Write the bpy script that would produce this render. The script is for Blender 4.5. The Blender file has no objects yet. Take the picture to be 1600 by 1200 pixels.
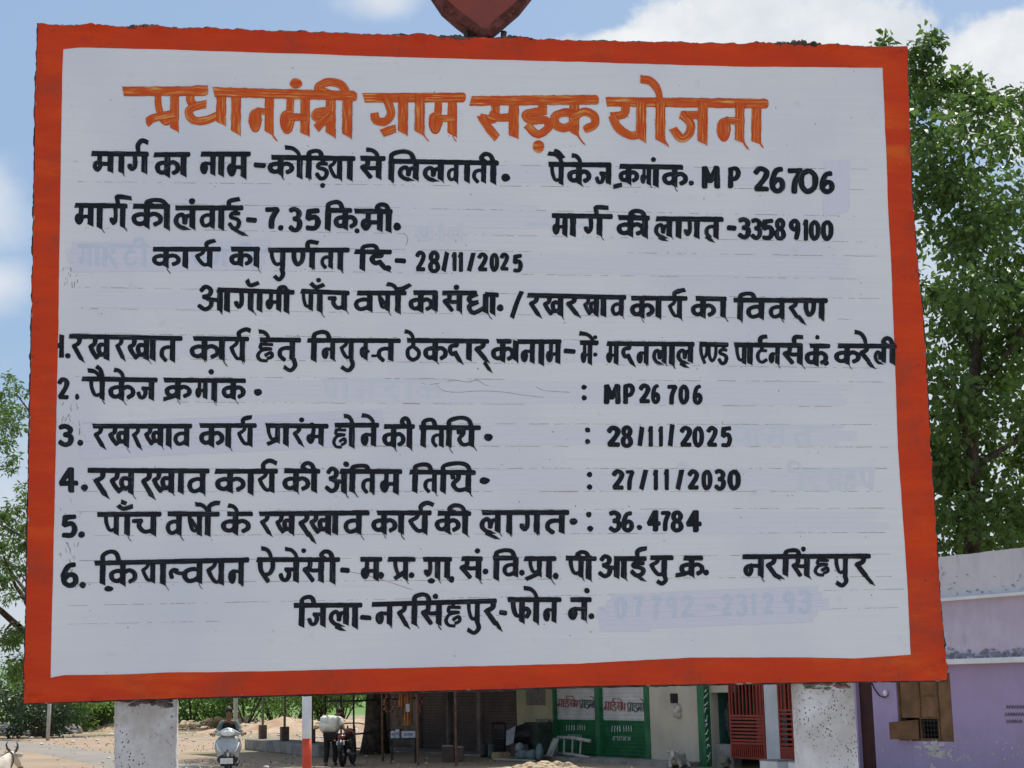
import bpy, bmesh, math, random
from mathutils import Vector, Matrix, noise
# ---------------------------------------------------------------- camera, sky, sun, exposure
scene = bpy.context.scene
C = bpy.data.collections.new('scene'); scene.collection.children.link(C)
FPX = 2600.0                      # focal length in photo pixels (1600 wide)
HC = 2.0                          # camera height over the far ground
PITCH = math.atan2(467, FPX); ROLL = 0.0236
cp, sp, cr, sr = math.cos(PITCH), math.sin(PITCH), math.cos(ROLL), math.sin(ROLL)
r0, u0, FW = Vector((1, 0, 0)), Vector((0, -sp, cp)), Vector((0, cp, sp))
RT, UP = r0 * cr - u0 * sr, r0 * sr + u0 * cr
CAM = Vector((0, 0, HC))
cd = bpy.data.cameras.new('camera'); cam = bpy.data.objects.new('camera', cd); C.objects.link(cam)
cd.sensor_width = 36; cd.lens = 36 * FPX / 1600; cd.clip_end = 6000; cd.clip_start = .05
cam.matrix_world = Matrix(((RT.x, UP.x, -FW.x, CAM.x), (RT.y, UP.y, -FW.y, CAM.y), (RT.z, UP.z, -FW.z, CAM.z), (0, 0, 0, 1)))
scene.camera = cam
SUN_EL, SUN_AZ = math.radians(63), math.radians(28)      # azimuth from +Y towards +X
sd = Vector((math.sin(SUN_AZ) * math.cos(SUN_EL), math.cos(SUN_AZ) * math.cos(SUN_EL), math.sin(SUN_EL)))
sl = bpy.data.lights.new('sun', 'SUN'); sl.energy = 4.0; sl.angle = math.radians(.5); sl.color = (1, .95, .86)
so = bpy.data.objects.new('sun', sl); C.objects.link(so); so.rotation_euler = sd.to_track_quat('Z', 'Y').to_euler()
vs = scene.view_settings; vs.view_transform = 'Standard'; vs.look = 'None'; vs.exposure = 0.35; vs.gamma = 1; vs.use_curve_mapping = False
def ray(px, py): return FW * FPX + RT * (px - 800) - UP * (py - 600)
def at_y(px, py, y):
    r = ray(px, py); return CAM + r * (y / r.y)
def gr(px, py, z=0.0):
    r = ray(px, py); return CAM + r * ((z - HC) / r.z)
def on_plane(px, py, p, n):
    r = ray(px, py); return CAM + r * ((p - CAM).dot(n) / r.dot(n))
W = bpy.data.worlds.new('World'); scene.world = W; W.use_nodes = True
def N(nt, typ, ins=None, **kw):
    n = nt.nodes.new(typ)
    for k, v in kw.items(): setattr(n, k, v)
    for k, v in (ins or {}).items():
        if isinstance(v, bpy.types.NodeSocket): nt.links.new(v, n.inputs[k])
        else: n.inputs[k].default_value = v
    return n
def math_(nt, op, a, b=0.0, c=None, clamp=False):
    n = nt.nodes.new('ShaderNodeMath'); n.operation = op; n.use_clamp = clamp
    for i, v in enumerate((a, b, c)):
        if v is None: continue
        if isinstance(v, bpy.types.NodeSocket): nt.links.new(v, n.inputs[i])
        else: n.inputs[i].default_value = v
    return n.outputs[0]
def vmath(nt, op, a, b=None):
    n = nt.nodes.new('ShaderNodeVectorMath'); n.operation = op
    for i, v in enumerate((a, b)):
        if v is None: continue
        if isinstance(v, bpy.types.NodeSocket): nt.links.new(v, n.inputs[i])
        else: n.inputs[i].default_value = v
    return n.outputs['Value'] if op in ('LENGTH', 'DOT_PRODUCT') else n.outputs[0]
def mixc(nt, fac, a, b, mode='MIX'):
    n = nt.nodes.new('ShaderNodeMix'); n.data_type = 'RGBA'; n.blend_type = mode
    for i, v in ((0, fac), (6, a), (7, b)):
        if isinstance(v, bpy.types.NodeSocket): nt.links.new(v, n.inputs[i])
        else: n.inputs[i].default_value = (*v, 1) if isinstance(v, tuple) and len(v) == 3 else v
    return n.outputs[2]
def sstep(nt, v, lo, hi, a=0.0, b=1.0):
    n = N(nt, 'ShaderNodeMapRange', {0: v, 1: lo, 2: hi, 3: a, 4: b}, interpolation_type='SMOOTHSTEP'); return n.outputs[0]
def sky():
    nt = W.node_tree; nt.nodes.clear()
    s = nt.nodes.new('ShaderNodeTexSky'); s.sky_type = 'NISHITA'; s.sun_disc = False
    s.sun_elevation = SUN_EL; s.sun_rotation = SUN_AZ; s.air_density = 1.0; s.dust_density = 2.2; s.ozone_density = 1.2
    d = N(nt, 'ShaderNodeTexCoord').outputs['Generated']
    n1 = N(nt, 'ShaderNodeTexNoise', {'Vector': d, 'Scale': 14.0, 'Detail': 9.0, 'Roughness': .6}).outputs[0]
    n2 = N(nt, 'ShaderNodeTexNoise', {'Vector': d, 'Scale': 4.5, 'Detail': 6.0, 'Roughness': .55}).outputs[0]
    n3 = N(nt, 'ShaderNodeTexNoise', {'Vector': d, 'Scale': 30.0, 'Detail': 6.0, 'Roughness': .6}).outputs[0]
    wob = math_(nt, 'ADD', math_(nt, 'MULTIPLY', math_(nt, 'SUBTRACT', n1, .5), 1.35), math_(nt, 'MULTIPLY', math_(nt, 'SUBTRACT', n3, .5), .7))
    mask = None
    for px, py, rx, rz, soft in ((1190, 62, 225, 78, .12), (1640, 125, 180, 105, .12), (1030, 70, 150, 36, .25), (-30, 330, 92, 105, .9), (-10, 440, 80, 60, .95), (600, 0, 85, 38, .95),
                                 (1560, 640, 330, 430, .9), (-60, 900, 260, 300, 1.0), (-420, 420, 260, 150, .5), (2100, 300, 320, 200, .5), (500, -330, 300, 110, .5)):
        c = ray(px, py).normalized()
        v = vmath(nt, 'MULTIPLY', vmath(nt, 'SUBTRACT', d, tuple(c)), (FPX / rx, FPX / (rx + rz) * 2, FPX / rz))
        l = math_(nt, 'ADD', vmath(nt, 'LENGTH', v), wob)
        m = sstep(nt, l, 1.0 - soft, 1.12, 1.0, 0.0)
        if soft >= .9: m = math_(nt, 'MULTIPLY', m, .74)
        mask = m if mask is None else math_(nt, 'MAXIMUM', mask, m)
    gen = sstep(nt, n2, .44, .62, 0, .85)                       # scattered cloud out of view, also behind the viewer, thickened to brighten the board
    sep = N(nt, 'ShaderNodeSeparateXYZ', {0: d})
    gen = math_(nt, 'MULTIPLY', gen, sstep(nt, sep.outputs[1], .55, .85, 1, 0))
    mask = math_(nt, 'MAXIMUM', mask, gen)
    mask = math_(nt, 'MAXIMUM', mask, sstep(nt, sep.outputs[2], .16, -.02, 0, .55))   # whitish horizon
    ccol = mixc(nt, sstep(nt, n1, .35, .7), (6.6, 7.0, 7.5), (8.5, 8.6, 8.7))
    pale = mixc(nt, .5, s.outputs[0], (3.35, 5.15, 7.7))
    col = mixc(nt, mask, pale, ccol)
    bg = N(nt, 'ShaderNodeBackground', {'Color': col, 'Strength': 0.085})
    o = nt.nodes.new('ShaderNodeOutputWorld'); nt.links.new(bg.outputs[0], o.inputs[0])
sky()
# ---------------------------------------------------------------- helpers
def tag(o, label=None, cat=None, group=None, kind=None):
    for k, v in (('label', label), ('category', cat), ('group', group), ('kind', kind)):
        if v: o[k] = v
    return o
def empty(name, loc, rz=0.0, label=None, cat=None, group=None):
    o = bpy.data.objects.new(name, None); C.objects.link(o); o.location = loc; o.rotation_euler = (0, 0, rz)
    return tag(o, label, cat, group)
def pmat(name, col, rough=.8, metal=0.0, spec=.3, var=.25, scale=6.0, bump=.15, bscale=40.0, col2=None, detail=5.0):
    m = bpy.data.materials.new(name); m.use_nodes = True; nt = m.node_tree
    b = nt.nodes['Principled BSDF']; b.inputs['Roughness'].default_value = rough; b.inputs['Metallic'].default_value = metal
    b.inputs['Specular IOR Level'].default_value = spec
    tc = N(nt, 'ShaderNodeTexCoord').outputs['Object']
    n = N(nt, 'ShaderNodeTexNoise', {'Vector': tc, 'Scale': scale, 'Detail': detail, 'Roughness': .6}).outputs[0]
    c2 = col2 or tuple(c * (1 - var) for c in col)
    c1 = col if col2 else tuple(min(1, c * (1 + var * .6)) for c in col)
    nt.links.new(mixc(nt, sstep(nt, n, .32, .68), c1, c2), b.inputs['Base Color'])
    if bump:
        n2 = N(nt, 'ShaderNodeTexNoise', {'Vector': tc, 'Scale': bscale, 'Detail': 6.0, 'Roughness': .6}).outputs[0]
        bp = N(nt, 'ShaderNodeBump', {'Strength': bump, 'Distance': .02, 'Height': n2})
        nt.links.new(bp.outputs[0], b.inputs['Normal'])
    return m
class MB:
    def __init__(s): s.v = []; s.f = []; s.uv = {}; s.mi = {}
    def add(s, vs, fs, uvs=None, mi=0):
        k = len(s.v); s.v.extend(vs)
        for i, f in enumerate(fs):
            if uvs: s.uv[len(s.f)] = [uvs[j] for j in f]
            if mi: s.mi[len(s.f)] = mi
            s.f.append([k + j for j in f])
    def box(s, c, d, rz=0.0, rx=0.0, ry=0.0, mi=0):
        M = Matrix.Rotation(rz, 3, 'Z') @ Matrix.Rotation(ry, 3, 'Y') @ Matrix.Rotation(rx, 3, 'X'); c = Vector(c)
        vs = [c + M @ Vector((x * d[0] / 2, y * d[1] / 2, z * d[2] / 2)) for x in (-1, 1) for y in (-1, 1) for z in (-1, 1)]
        s.add(vs, [(0, 1, 3, 2), (4, 6, 7, 5), (0, 4, 5, 1), (2, 3, 7, 6), (0, 2, 6, 4), (1, 5, 7, 3)], None, mi)
    def tube(s, pts, r, n=8, cap=True, mi=0):
        pts = [Vector(p) for p in pts]; rs = r if isinstance(r, (list, tuple)) else [r] * len(pts)
        vs, fs, a = [], [], None
        for i, p in enumerate(pts):
            t = (pts[min(i + 1, len(pts) - 1)] - pts[max(i - 1, 0)]).normalized()
            if a is None: a = t.orthogonal().normalized()
            a = (a - t * a.dot(t)).normalized() if (a - t * a.dot(t)).length > 1e-6 else t.orthogonal().normalized()
            b = t.cross(a)
            for k in range(n):
                q = 2 * math.pi * k / n; vs.append(p + (a * math.cos(q) + b * math.sin(q)) * rs[i])
        for i in range(len(pts) - 1):
            for k in range(n):
                fs.append((i * n + k, i * n + (k + 1) % n, (i + 1) * n + (k + 1) % n, (i + 1) * n + k))
        if cap: fs.append(tuple(range(n))[::-1]); fs.append(tuple((len(pts) - 1) * n + k for k in range(n)))
        s.add(vs, fs, None, mi)
    def blob(s, c, r, seed=0, amp=.2, sub=2, freq=1.6, flat=None):
        bm = bmesh.new(); bmesh.ops.create_icosphere(bm, subdivisions=sub, radius=1); c = Vector(c); vs = []
        for v in bm.verts:
            d = 1 + amp * noise.noise(v.co * freq + Vector((seed * 3.7, seed * 1.3, seed * 7.1)))
            p = Vector((v.co.x * r[0] * d, v.co.y * r[1] * d, v.co.z * r[2] * d))
            if flat is not None and p.z < flat: p.z = flat
            vs.append(c + p)
        fs = [[v.index for v in f.verts] for f in bm.faces]; bm.free(); s.add(vs, fs)
    def lathe(s, c, prof, n=14, axis='Z'):
        c = Vector(c); vs, fs = [], []
        for (r, h) in prof:
            for k in range(n):
                q = 2 * math.pi * k / n
                p = Vector((r * math.cos(q), r * math.sin(q), h))
                if axis == 'X': p = Vector((h, r * math.cos(q), r * math.sin(q)))
                if axis == 'Y': p = Vector((r * math.cos(q), h, r * math.sin(q)))
                vs.append(c + p)
        for i in range(len(prof) - 1):
            for k in range(n): fs.append((i * n + k, i * n + (k + 1) % n, (i + 1) * n + (k + 1) % n, (i + 1) * n + k))
        fs.append(tuple(range(n))[::-1]); fs.append(tuple((len(prof) - 1) * n + k for k in range(n)))
        s.add(vs, fs)
    def build(s, name, mats, parent=None, smooth=False, bevel=0.0, loc=None):
        me = bpy.data.meshes.new(name); me.from_pydata([tuple(v) for v in s.v], [], s.f)
        mats = mats if isinstance(mats, (list, tuple)) else [mats]
        for m in mats: me.materials.append(m)
        if s.mi:
            for i, v in s.mi.items(): me.polygons[i].material_index = v
        if s.uv:
            ul = me.uv_layers.new(name='UVMap')
            for i, uvs in s.uv.items():
                for li, u in zip(me.polygons[i].loop_indices, uvs): ul.data[li].uv = u
        if smooth: me.polygons.foreach_set('use_smooth', [True] * len(me.polygons))
        me.update(); o = bpy.data.objects.new(name, me); C.objects.link(o)
        if parent: o.parent = parent
        if loc is not None: o.location = loc
        if bevel:
            b = o.modifiers.new('bevel', 'BEVEL'); b.width = bevel; b.segments = 2; b.limit_method = 'ANGLE'
        return o
def copy_tree(o, parent=None):
    c = o.copy(); C.objects.link(c)
    if parent: c.parent = parent
    for ch in [x for x in C.objects if x.parent == o]: copy_tree(ch, c)
    return c
# ---------------------------------------------------------------- the painted sign board
YAW = math.radians(6.7)
TB, NB = Vector((math.cos(YAW), math.sin(YAW), 0)), Vector((math.sin(YAW), -math.cos(YAW), 0))
BO = at_y(760, 590, 3.5)
def bp(px, py, off=0.0): return on_plane(px, py, BO, NB) + NB * off
def interp(pts, t):                         # piecewise linear (x -> y)
    if t <= pts[0][0]: return pts[0][1]
    for a, b in zip(pts, pts[1:]):
        if t <= b[0]: return a[1] + (b[1] - a[1]) * (t - a[0]) / (b[0] - a[0])
    return pts[-1][1]
def board_mats():
    # white distemper: faint horizontal brush streaks, slightly lilac, smudged
    m = bpy.data.materials.new('white_board_paint'); m.use_nodes = True; nt = m.node_tree; b = nt.nodes['Principled BSDF']
    tc = N(nt, 'ShaderNodeTexCoord').outputs['Object']
    st = N(nt, 'ShaderNodeMapping', {'Vector': tc, 'Scale': (3.0, 3.0, 150.0)}).outputs[0]
    n1 = N(nt, 'ShaderNodeTexNoise', {'Vector': st, 'Scale': 1.0, 'Detail': 6.0, 'Roughness': .65}).outputs[0]
    n2 = N(nt, 'ShaderNodeTexNoise', {'Vector': tc, 'Scale': 2.2, 'Detail': 5.0}).outputs[0]
    n3 = N(nt, 'ShaderNodeTexNoise', {'Vector': tc, 'Scale': 26.0, 'Detail': 8.0, 'Roughness': .7}).outputs[0]
    vo = N(nt, 'ShaderNodeTexVoronoi', {'Vector': tc, 'Scale': 19.0, 'Randomness': 1.0}).outputs['Distance']
    col = mixc(nt, sstep(nt, n1, .3, .7), (.84, .795, .775), (.88, .83, .81))
    col = mixc(nt, sstep(nt, n2, .42, .7, 0, .75), col, (.725, .71, .745))
    col = mixc(nt, sstep(nt, n3, .58, .76, 0, .45), col, (.66, .61, .57))
    col = mixc(nt, sstep(nt, vo, .045, .02, 0, .75), col, (.20, .19, .19))
    nt.links.new(col, b.inputs['Base Color']); b.inputs['Roughness'].default_value = .55; b.inputs['Specular IOR Level'].default_value = .25
    h = math_(nt, 'ADD', math_(nt, 'MULTIPLY', n1, .6), math_(nt, 'MULTIPLY', n3, .5))
    nt.links.new(N(nt, 'ShaderNodeBump', {'Strength': .22, 'Distance': .004, 'Height': h}).outputs[0], b.inputs['Normal'])
    # orange-red oil paint of the border
    m2 = bpy.data.materials.new('orange_border_paint'); m2.use_nodes = True; nt = m2.node_tree; b = nt.nodes['Principled BSDF']
    tc = N(nt, 'ShaderNodeTexCoord').outputs['Object']
    st = N(nt, 'ShaderNodeMapping', {'Vector': tc, 'Scale': (4.5, 4.5, 22.0)}).outputs[0]
    n1 = N(nt, 'ShaderNodeTexNoise', {'Vector': st, 'Scale': 1.0, 'Detail': 7.0, 'Roughness': .62}).outputs[0]
    n2 = N(nt, 'ShaderNodeTexNoise', {'Vector': tc, 'Scale': 3.0, 'Detail': 6.0}).outputs[0]
    n3 = N(nt, 'ShaderNodeTexNoise', {'Vector': tc, 'Scale': 70.0, 'Detail': 8.0, 'Roughness': .7}).outputs[0]
    col = mixc(nt, sstep(nt, n1, .35, .75), (.66, .052, .012), (.80, .066, .010))
    col = mixc(nt, math_(nt, 'MULTIPLY', sstep(nt, n2, .5, .75), sstep(nt, n1, .45, .7)), col, (.80, .15, .018))
    n4 = N(nt, 'ShaderNodeTexNoise', {'Vector': tc, 'Scale': 6.5, 'Detail': 9.0, 'Roughness': .7}).outputs[0]
    col = mixc(nt, sstep(nt, n4, .48, .70, 0, .7), col, (.40, .060, .030))
    col = mixc(nt, sstep(nt, n3, .62, .72, 0, .8), col, (.16, .035, .02))
    nt.links.new(col, b.inputs['Base Color']); b.inputs['Roughness'].default_value = .5; b.inputs['Specular IOR Level'].default_value = .16
    h = math_(nt, 'ADD', math_(nt, 'MULTIPLY', n1, .5), math_(nt, 'MULTIPLY', n3, .8))
    nt.links.new(N(nt, 'ShaderNodeBump', {'Strength': .35, 'Distance': .006, 'Height': h}).outputs[0], b.inputs['Normal'])
    return m, m2
M_WHITE, M_ORANGE = board_mats()
M_MORTAR = pmat('weathered_mortar', (.16, .12, .10), .95, var=.6, scale=30, bump=.7, bscale=90)
M_CHIP = pmat('bare_plaster_chip', (.50, .25, .18), .9, var=.4, scale=40, bump=.4, bscale=120)
def brush_mat(name, c_dark, c_mid, c_light, rough, light_lo, light_hi, edge=0.0, spec=.4):
    m = bpy.data.materials.new(name); m.use_nodes = True; nt = m.node_tree; b = nt.nodes['Principled BSDF']
    uv = N(nt, 'ShaderNodeUVMap').outputs[0]
    st = N(nt, 'ShaderNodeMapping', {'Vector': uv, 'Scale': (.22, 6.5, 1.0)}).outputs[0]
    n1 = N(nt, 'ShaderNodeTexNoise', {'Vector': st, 'Scale': 1.0, 'Detail': 5.0, 'Roughness': .6}).outputs[0]
    s2 = N(nt, 'ShaderNodeMapping', {'Vector': uv, 'Scale': (.16, .35, 1.0)}).outputs[0]
    n2 = N(nt, 'ShaderNodeTexNoise', {'Vector': s2, 'Scale': 1.0, 'Detail': 2.0}).outputs[0]
    k = math_(nt, 'MULTIPLY', sstep(nt, n1, light_lo, light_hi), sstep(nt, n2, .32, .66))
    col = mixc(nt, sstep(nt, n1, .3, .6), c_dark, c_mid)
    col = mixc(nt, k, col, c_light)
    if edge:
        v = N(nt, 'ShaderNodeSeparateXYZ', {0: uv}).outputs[1]
        e = math_(nt, 'ABSOLUTE', math_(nt, 'SUBTRACT', v, .5))
        col = mixc(nt, math_(nt, 'MULTIPLY', sstep(nt, e, .40, .5), edge), col, tuple(c * .45 for c in c_dark))
    nt.links.new(col, b.inputs['Base Color']); b.inputs['Roughness'].default_value = rough; b.inputs['Specular IOR Level'].default_value = spec
    nt.links.new(N(nt, 'ShaderNodeBump', {'Strength': .25, 'Distance': .003, 'Height': n1}).outputs[0], b.inputs['Normal'])
    return m
M_BLACK = brush_mat('black_lettering_paint', (.005, .006, .010), (.009, .010, .015), (.13, .135, .155), .42, .52, .72, 0, .2)  # the lighter grey streaks are brush sheen painted into the colour
M_TITLE = brush_mat('orange_lettering_paint', (.64, .062, .010), (.72, .12, .014), (.88, .50, .14), .45, .50, .66, .55, .2)
M_GHOST = brush_mat('overpainted_lettering', (.735, .74, .785), (.775, .76, .785), (.82, .785, .785), .6, .45, .6, 0, .2)
M_GHOST2 = brush_mat('thinly_overpainted_numbers', (.62, .65, .73), (.68, .695, .755), (.78, .745, .785), .6, .47, .62, 0, .2)
M_PATCH = brush_mat('lilac_touch_up_paint', (.755, .72, .785), (.78, .74, .785), (.81, .765, .78), .6, .5, .75, 0, .2)
M_RULE = pmat('ruling_line_dust', (.42, .34, .29), .9, var=.45, scale=60, bump=0)
M_RULE_RED = pmat('ruling_line_red', (.45, .24, .17), .9, var=.4, scale=60, bump=0)
# --- geometry of slab, border and panel (outlines follow the uneven hand-plastered edge)
def outline(top, right, bottom, left, n=(330, 240, 330, 240)):
    # each side: list of (running coordinate, other coordinate)
    tl = None; pts = []
    xs0, xs1 = top[0][0], top[-1][0]
    for i in range(n[0]): t = i / n[0]; x = xs0 + (xs1 - xs0) * t; pts.append((x, interp(top, x)))
    y0, y1 = right[0][0], right[-1][0]
    for i in range(n[1]): t = i / n[1]; y = y0 + (y1 - y0) * t; pts.append((interp(right, y), y))
    x0, x1 = bottom[0][0], bottom[-1][0]
    for i in range(n[2]): t = i / n[2]; x = x1 + (x0 - x1) * t; pts.append((x, interp(bottom, x)))
    y0, y1 = left[0][0], left[-1][0]
    for i in range(n[3]): t = i / n[3]; y = y1 + (y0 - y1) * t; pts.append((interp(left, y), y))
    return pts
OUT = outline([(60, 38), (200, 43), (400, 48), (600, 55.5), (700, 58.5), (840, 62), (920, 65), (1200, 70), (1416, 74)],
              [(74, 1416), (200, 1420), (300, 1424), (400, 1431), (500, 1442), (700, 1453), (900, 1466), (1063, 1479)],
              [(38, 1099), (175, 1094), (400, 1087), (600, 1081), (800, 1076), (900, 1072), (1200, 1067), (1340, 1065), (1479, 1063)],
              [(38, 60), (150, 55.5), (200, 55.5), (500, 50), (800, 44), (1000, 40), (1099, 38)])
INN = outline([(99, 77), (125, 74.5), (250, 77), (400, 82), (600, 88.5), (800, 94), (920, 97.5), (1150, 104), (1379, 106)],
              [(106, 1379), (300, 1387), (500, 1396), (700, 1403), (900, 1417), (1023, 1423)],
              [(79, 1059), (100, 1055), (212, 1053), (262, 1051), (400, 1049), (700, 1042), (900, 1037), (1081, 1027.5), (1262, 1027), (1335, 1029), (1423, 1023)],
              [(77, 99), (120, 97), (520, 91), (800, 85), (1059, 79)])
NP = len(OUT)
def nz(x, y, s=0.0): return noise.noise(Vector((x, y, s)))
LUMPS = ((285, 1090), (150, 1094), (430, 1086), (520, 1084), (670, 1080), (800, 1076), (945, 1072), (1090, 1069), (1215, 1067), (1350, 1066), (245, 43), (330, 46),
         (145, 40), (655, 60), (810, 64), (1190, 70), (1300, 73), (1450, 1050), (1470, 1040), (60, 1085), (48, 1040), (1410, 85), (1428, 335))
def build_board():
    root = empty('sign_board', gr(760, 1240) * 0 + Vector((BO.x, BO.y + .05, .3)), 0, 'large hand painted white notice board with orange border on two concrete posts', 'sign board')
    inv = Vector(root.location)
    def B(px, py, off=0.0): return bp(px, py, off) - inv
    # painted border: ring grid with plaster lumps near the outer edge
    mb = MB(); vs = []; K = 13
    for i in range(NP):
        o, q = OUT[i], INN[i]
        jo = .4 * nz(i * .43, 1) + .45 * nz(i * .05, 9); jq = .8 * nz(i * .045, 5) + .45 * nz(i * .19, 3)
        dx, dy = o[0] - q[0], o[1] - q[1]; l = math.hypot(dx, dy); dx /= l; dy /= l
        for k in range(K):
            t = k / (K - 1)
            x = q[0] + (o[0] - q[0]) * t + dx * (jo * t + jq * (1 - t)); y = q[1] + (o[1] - q[1]) * t + dy * (jo * t + jq * (1 - t))
            h = .0012 + .0006 * nz(x * .05, y * .05)
            edge = max(0, (t - .62) / .38)
            h += edge ** 2 * .010 * max(0, nz(x * .06, y * .06, 4) + .15) + edge * .0035 * nz(x * .22, y * .22, 8)
            if x < 110: h += .0016 * max(0, nz(x * .12, y * .12, 2)) * (.3 + min(1, max(0, (y - 450) / 300)))
            for lx, ly in LUMPS:
                d2 = ((x - lx) / 19) ** 2 + ((y - ly) / 7) ** 2
                if d2 < 4: h += .011 * math.exp(-d2) * (1 + .8 * nz(x * .3, y * .3, 6))
            if t == 0: h = .0004
            vs.append(B(x, y, max(h, .0003)))
    fs = []
    for i in range(NP):
        j = (i + 1) % NP
        for k in range(K - 1): fs.append((i * K + k, j * K + k, j * K + k + 1, i * K + k + 1))
    mb.add(vs, fs); o = mb.build('painted_border', M_ORANGE, root, smooth=True)
    o['label'] = 'uneven orange red painted border with plaster lumps'
    rim = [vs[i * K + K - 1] for i in range(NP)]
    # slab: sides and back of the cast board
    mb = MB(); vs = []; D = 5
    cen = sum(rim, Vector()) / NP
    for i in range(NP):
        for k in range(D):
            p = rim[i] - NB * (.0005 + .075 * (0, .04, .2, .6, 1)[k]); out = (p - cen).normalized()
            vs.append(p + out * (.0034 + .003 * nz(i * .17, k * 1.7, 3) + .0022 * nz(i * .6, k * 2.0) if k else -.0002))
    fs = []
    for i in range(NP):
        j = (i + 1) % NP
        for k in range(D - 1): fs.append((i * D + k, j * D + k, j * D + k + 1, i * D + k + 1))
    c = len(vs); vs.append(cen - NB * .078)
    for i in range(NP): fs.append((i * D + D - 1, ((i + 1) % NP) * D + D - 1, c))
    mb.add(vs, fs); mb.build('slab', pmat('dark_weathered_rim', (.06, .045, .04), .95, var=.6, scale=30, bump=.7, bscale=90), root, smooth=True)
    # white panel, runs under the border by a few mm
    mb = MB(); vs = []
    nx, ny = 60, 44
    for j in range(ny + 1):
        for i in range(nx + 1):
            u, v = i / nx, j / ny
            xl, xr = 93 - 19 * v, 1385 + 45 * v; x = xl + (xr - xl) * u
            yt, yb = 70 + 30 * u, 1064 - 34 * u; y = yt + (yb - yt) * v
            vs.append(B(x, y, .0002 * nz(x * .02, y * .02)))
    for j in range(ny):
        for i in range(nx): a = j * (nx + 1) + i; mb.f.append([a, a + nx + 1, a + nx + 2, a + 1])
    mb.v = vs; mb.build('white_panel', M_WHITE, root, smooth=True)
    # small bare chips along the rim, stained mortar daubs on top
    mb = MB(); rng = random.Random(4)
    for i in range(80):
        k = rng.randrange(NP)
        if k < 330 and rng.random() < .6: continue
        if 570 < k < 900 and rng.random() < .5: continue
        x, y = OUT[k]; s = rng.uniform(.0008, .0022); v_ = 330 < k < 570 or k > 900
        mb.blob(B(x + rng.uniform(-3, 2) * (1 if x > 700 else -1) * .5, y + rng.uniform(-2, 1), .003), (s * (1 if v_ else 3.2), s, s * (3.2 if v_ else .9)), i, .6, 2)
    mb.build('plaster_chip', M_CHIP, root)['kind'] = 'stuff'
    for k, (x0, x1, y0, y1, hh) in enumerate(((200, 266, 42.5, 45, 6.5), (1206, 1292, 69, 72, 8.5), (683, 742, 58, 61, 5.0), (778, 838, 60, 63, 5.5))):
        mb = MB()
        for i in range(11):
            t = (i + .5) / 11; x = x0 + (x1 - x0) * t; hgt = hh * (math.sin(math.pi * t) ** .7) * (.75 + .5 * rng.random())
            s = .0013
            mb.blob(B(x, y0 + (y1 - y0) * t + 1 - hgt * .35, -.007 + .004 * rng.uniform(-1, 1)), (s * 6.5, .012, s * (2.2 + hgt * .62)), i + k * 20, .45, 2)
        mb.build('mortar_daub', M_MORTAR, root, smooth=True)
    return root, B
BOARD, BB = build_board()
def build_emblem(root):
    # lozenge emblem standing on the top edge
    M_RED = pmat('faded_red_paint', (.33, .062, .038), .6, var=.25, scale=10, bump=.35, bscale=60, col2=(.25, .06, .045))
    cx, cy = 758, -62
    pts = [(716, 28), (743, 48), (753, 57), (764, 57), (773, 45), (816, 8), (872, -62), (770, -166), (758, -172), (746, -166), (646, -62), (693, 8)]
    mb = MB(); n = len(pts); vs = []
    for off, sc in ((-.012, 1.0), (-.012, .9), (-.018, .88)):
        for p in pts: vs.append(BB(cx + (p[0] - cx) * sc, cy + (p[1] - cy) * sc - (4 if sc < 1 else 0), off))
    fs = [(i, (i + 1) % n, n + (i + 1) % n, n + i) for i in range(n)] + [(n + i, n + (i + 1) % n, 2 * n + (i + 1) % n, 2 * n + i) for i in range(n)]
    for p in pts: vs.append(BB(p[0], p[1], -.062))
    fs += [(3 * n + i, 3 * n + (i + 1) % n, (i + 1) % n, i) for i in range(n)] + [tuple(3 * n + i for i in range(n))[::-1]]
    mb.add(vs, fs); e = mb.build('emblem', pmat('rusty_red_mortar', (.17, .05, .038), .9, var=.5, scale=25, bump=.6, bscale=80), root)
    e['label'] = 'rough lozenge emblem with red painted face on top of the board'
    mb = MB(); vs = [BB(cx + (p[0] - cx) * .915, cy + (p[1] - cy) * .915 - 3, -.0135) for p in pts]
    mb.add(vs, [tuple(range(n))]); mb.build('emblem_face', M_RED, e)
    mb = MB(); rng = random.Random(8)
    for a, b in zip(pts, pts[1:] + pts[:1]):
        for i in range(9):
            t = (i + rng.random()) / 9; x, y = a[0] + (b[0] - a[0]) * t, a[1] + (b[1] - a[1]) * t
            x += (cx - x) * .03; y += (cy - y) * .03; s = rng.uniform(.0025, .006)
            mb.blob(BB(x, y, -.014 + rng.uniform(-.006, .001)), (s * 1.3, s, s), rng.random() * 99, .5, 2)
    mb.build('crumbled_rim', pmat('emblem_rim_mortar', (.22, .062, .045), .9, var=.6, scale=40, bump=.7, bscale=110), e, smooth=True)
    for x, lean in ((732, -2), (789, 1)):
        mb = MB(); mb.tube([BB(x + lean, 40, -.035), BB(x, 50, -.035), BB(x - 1, 62, -.035)], [.007, .006, .010], 8); mb.build('foot', M_MORTAR, e, smooth=True)
build_emblem(BOARD)
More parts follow.
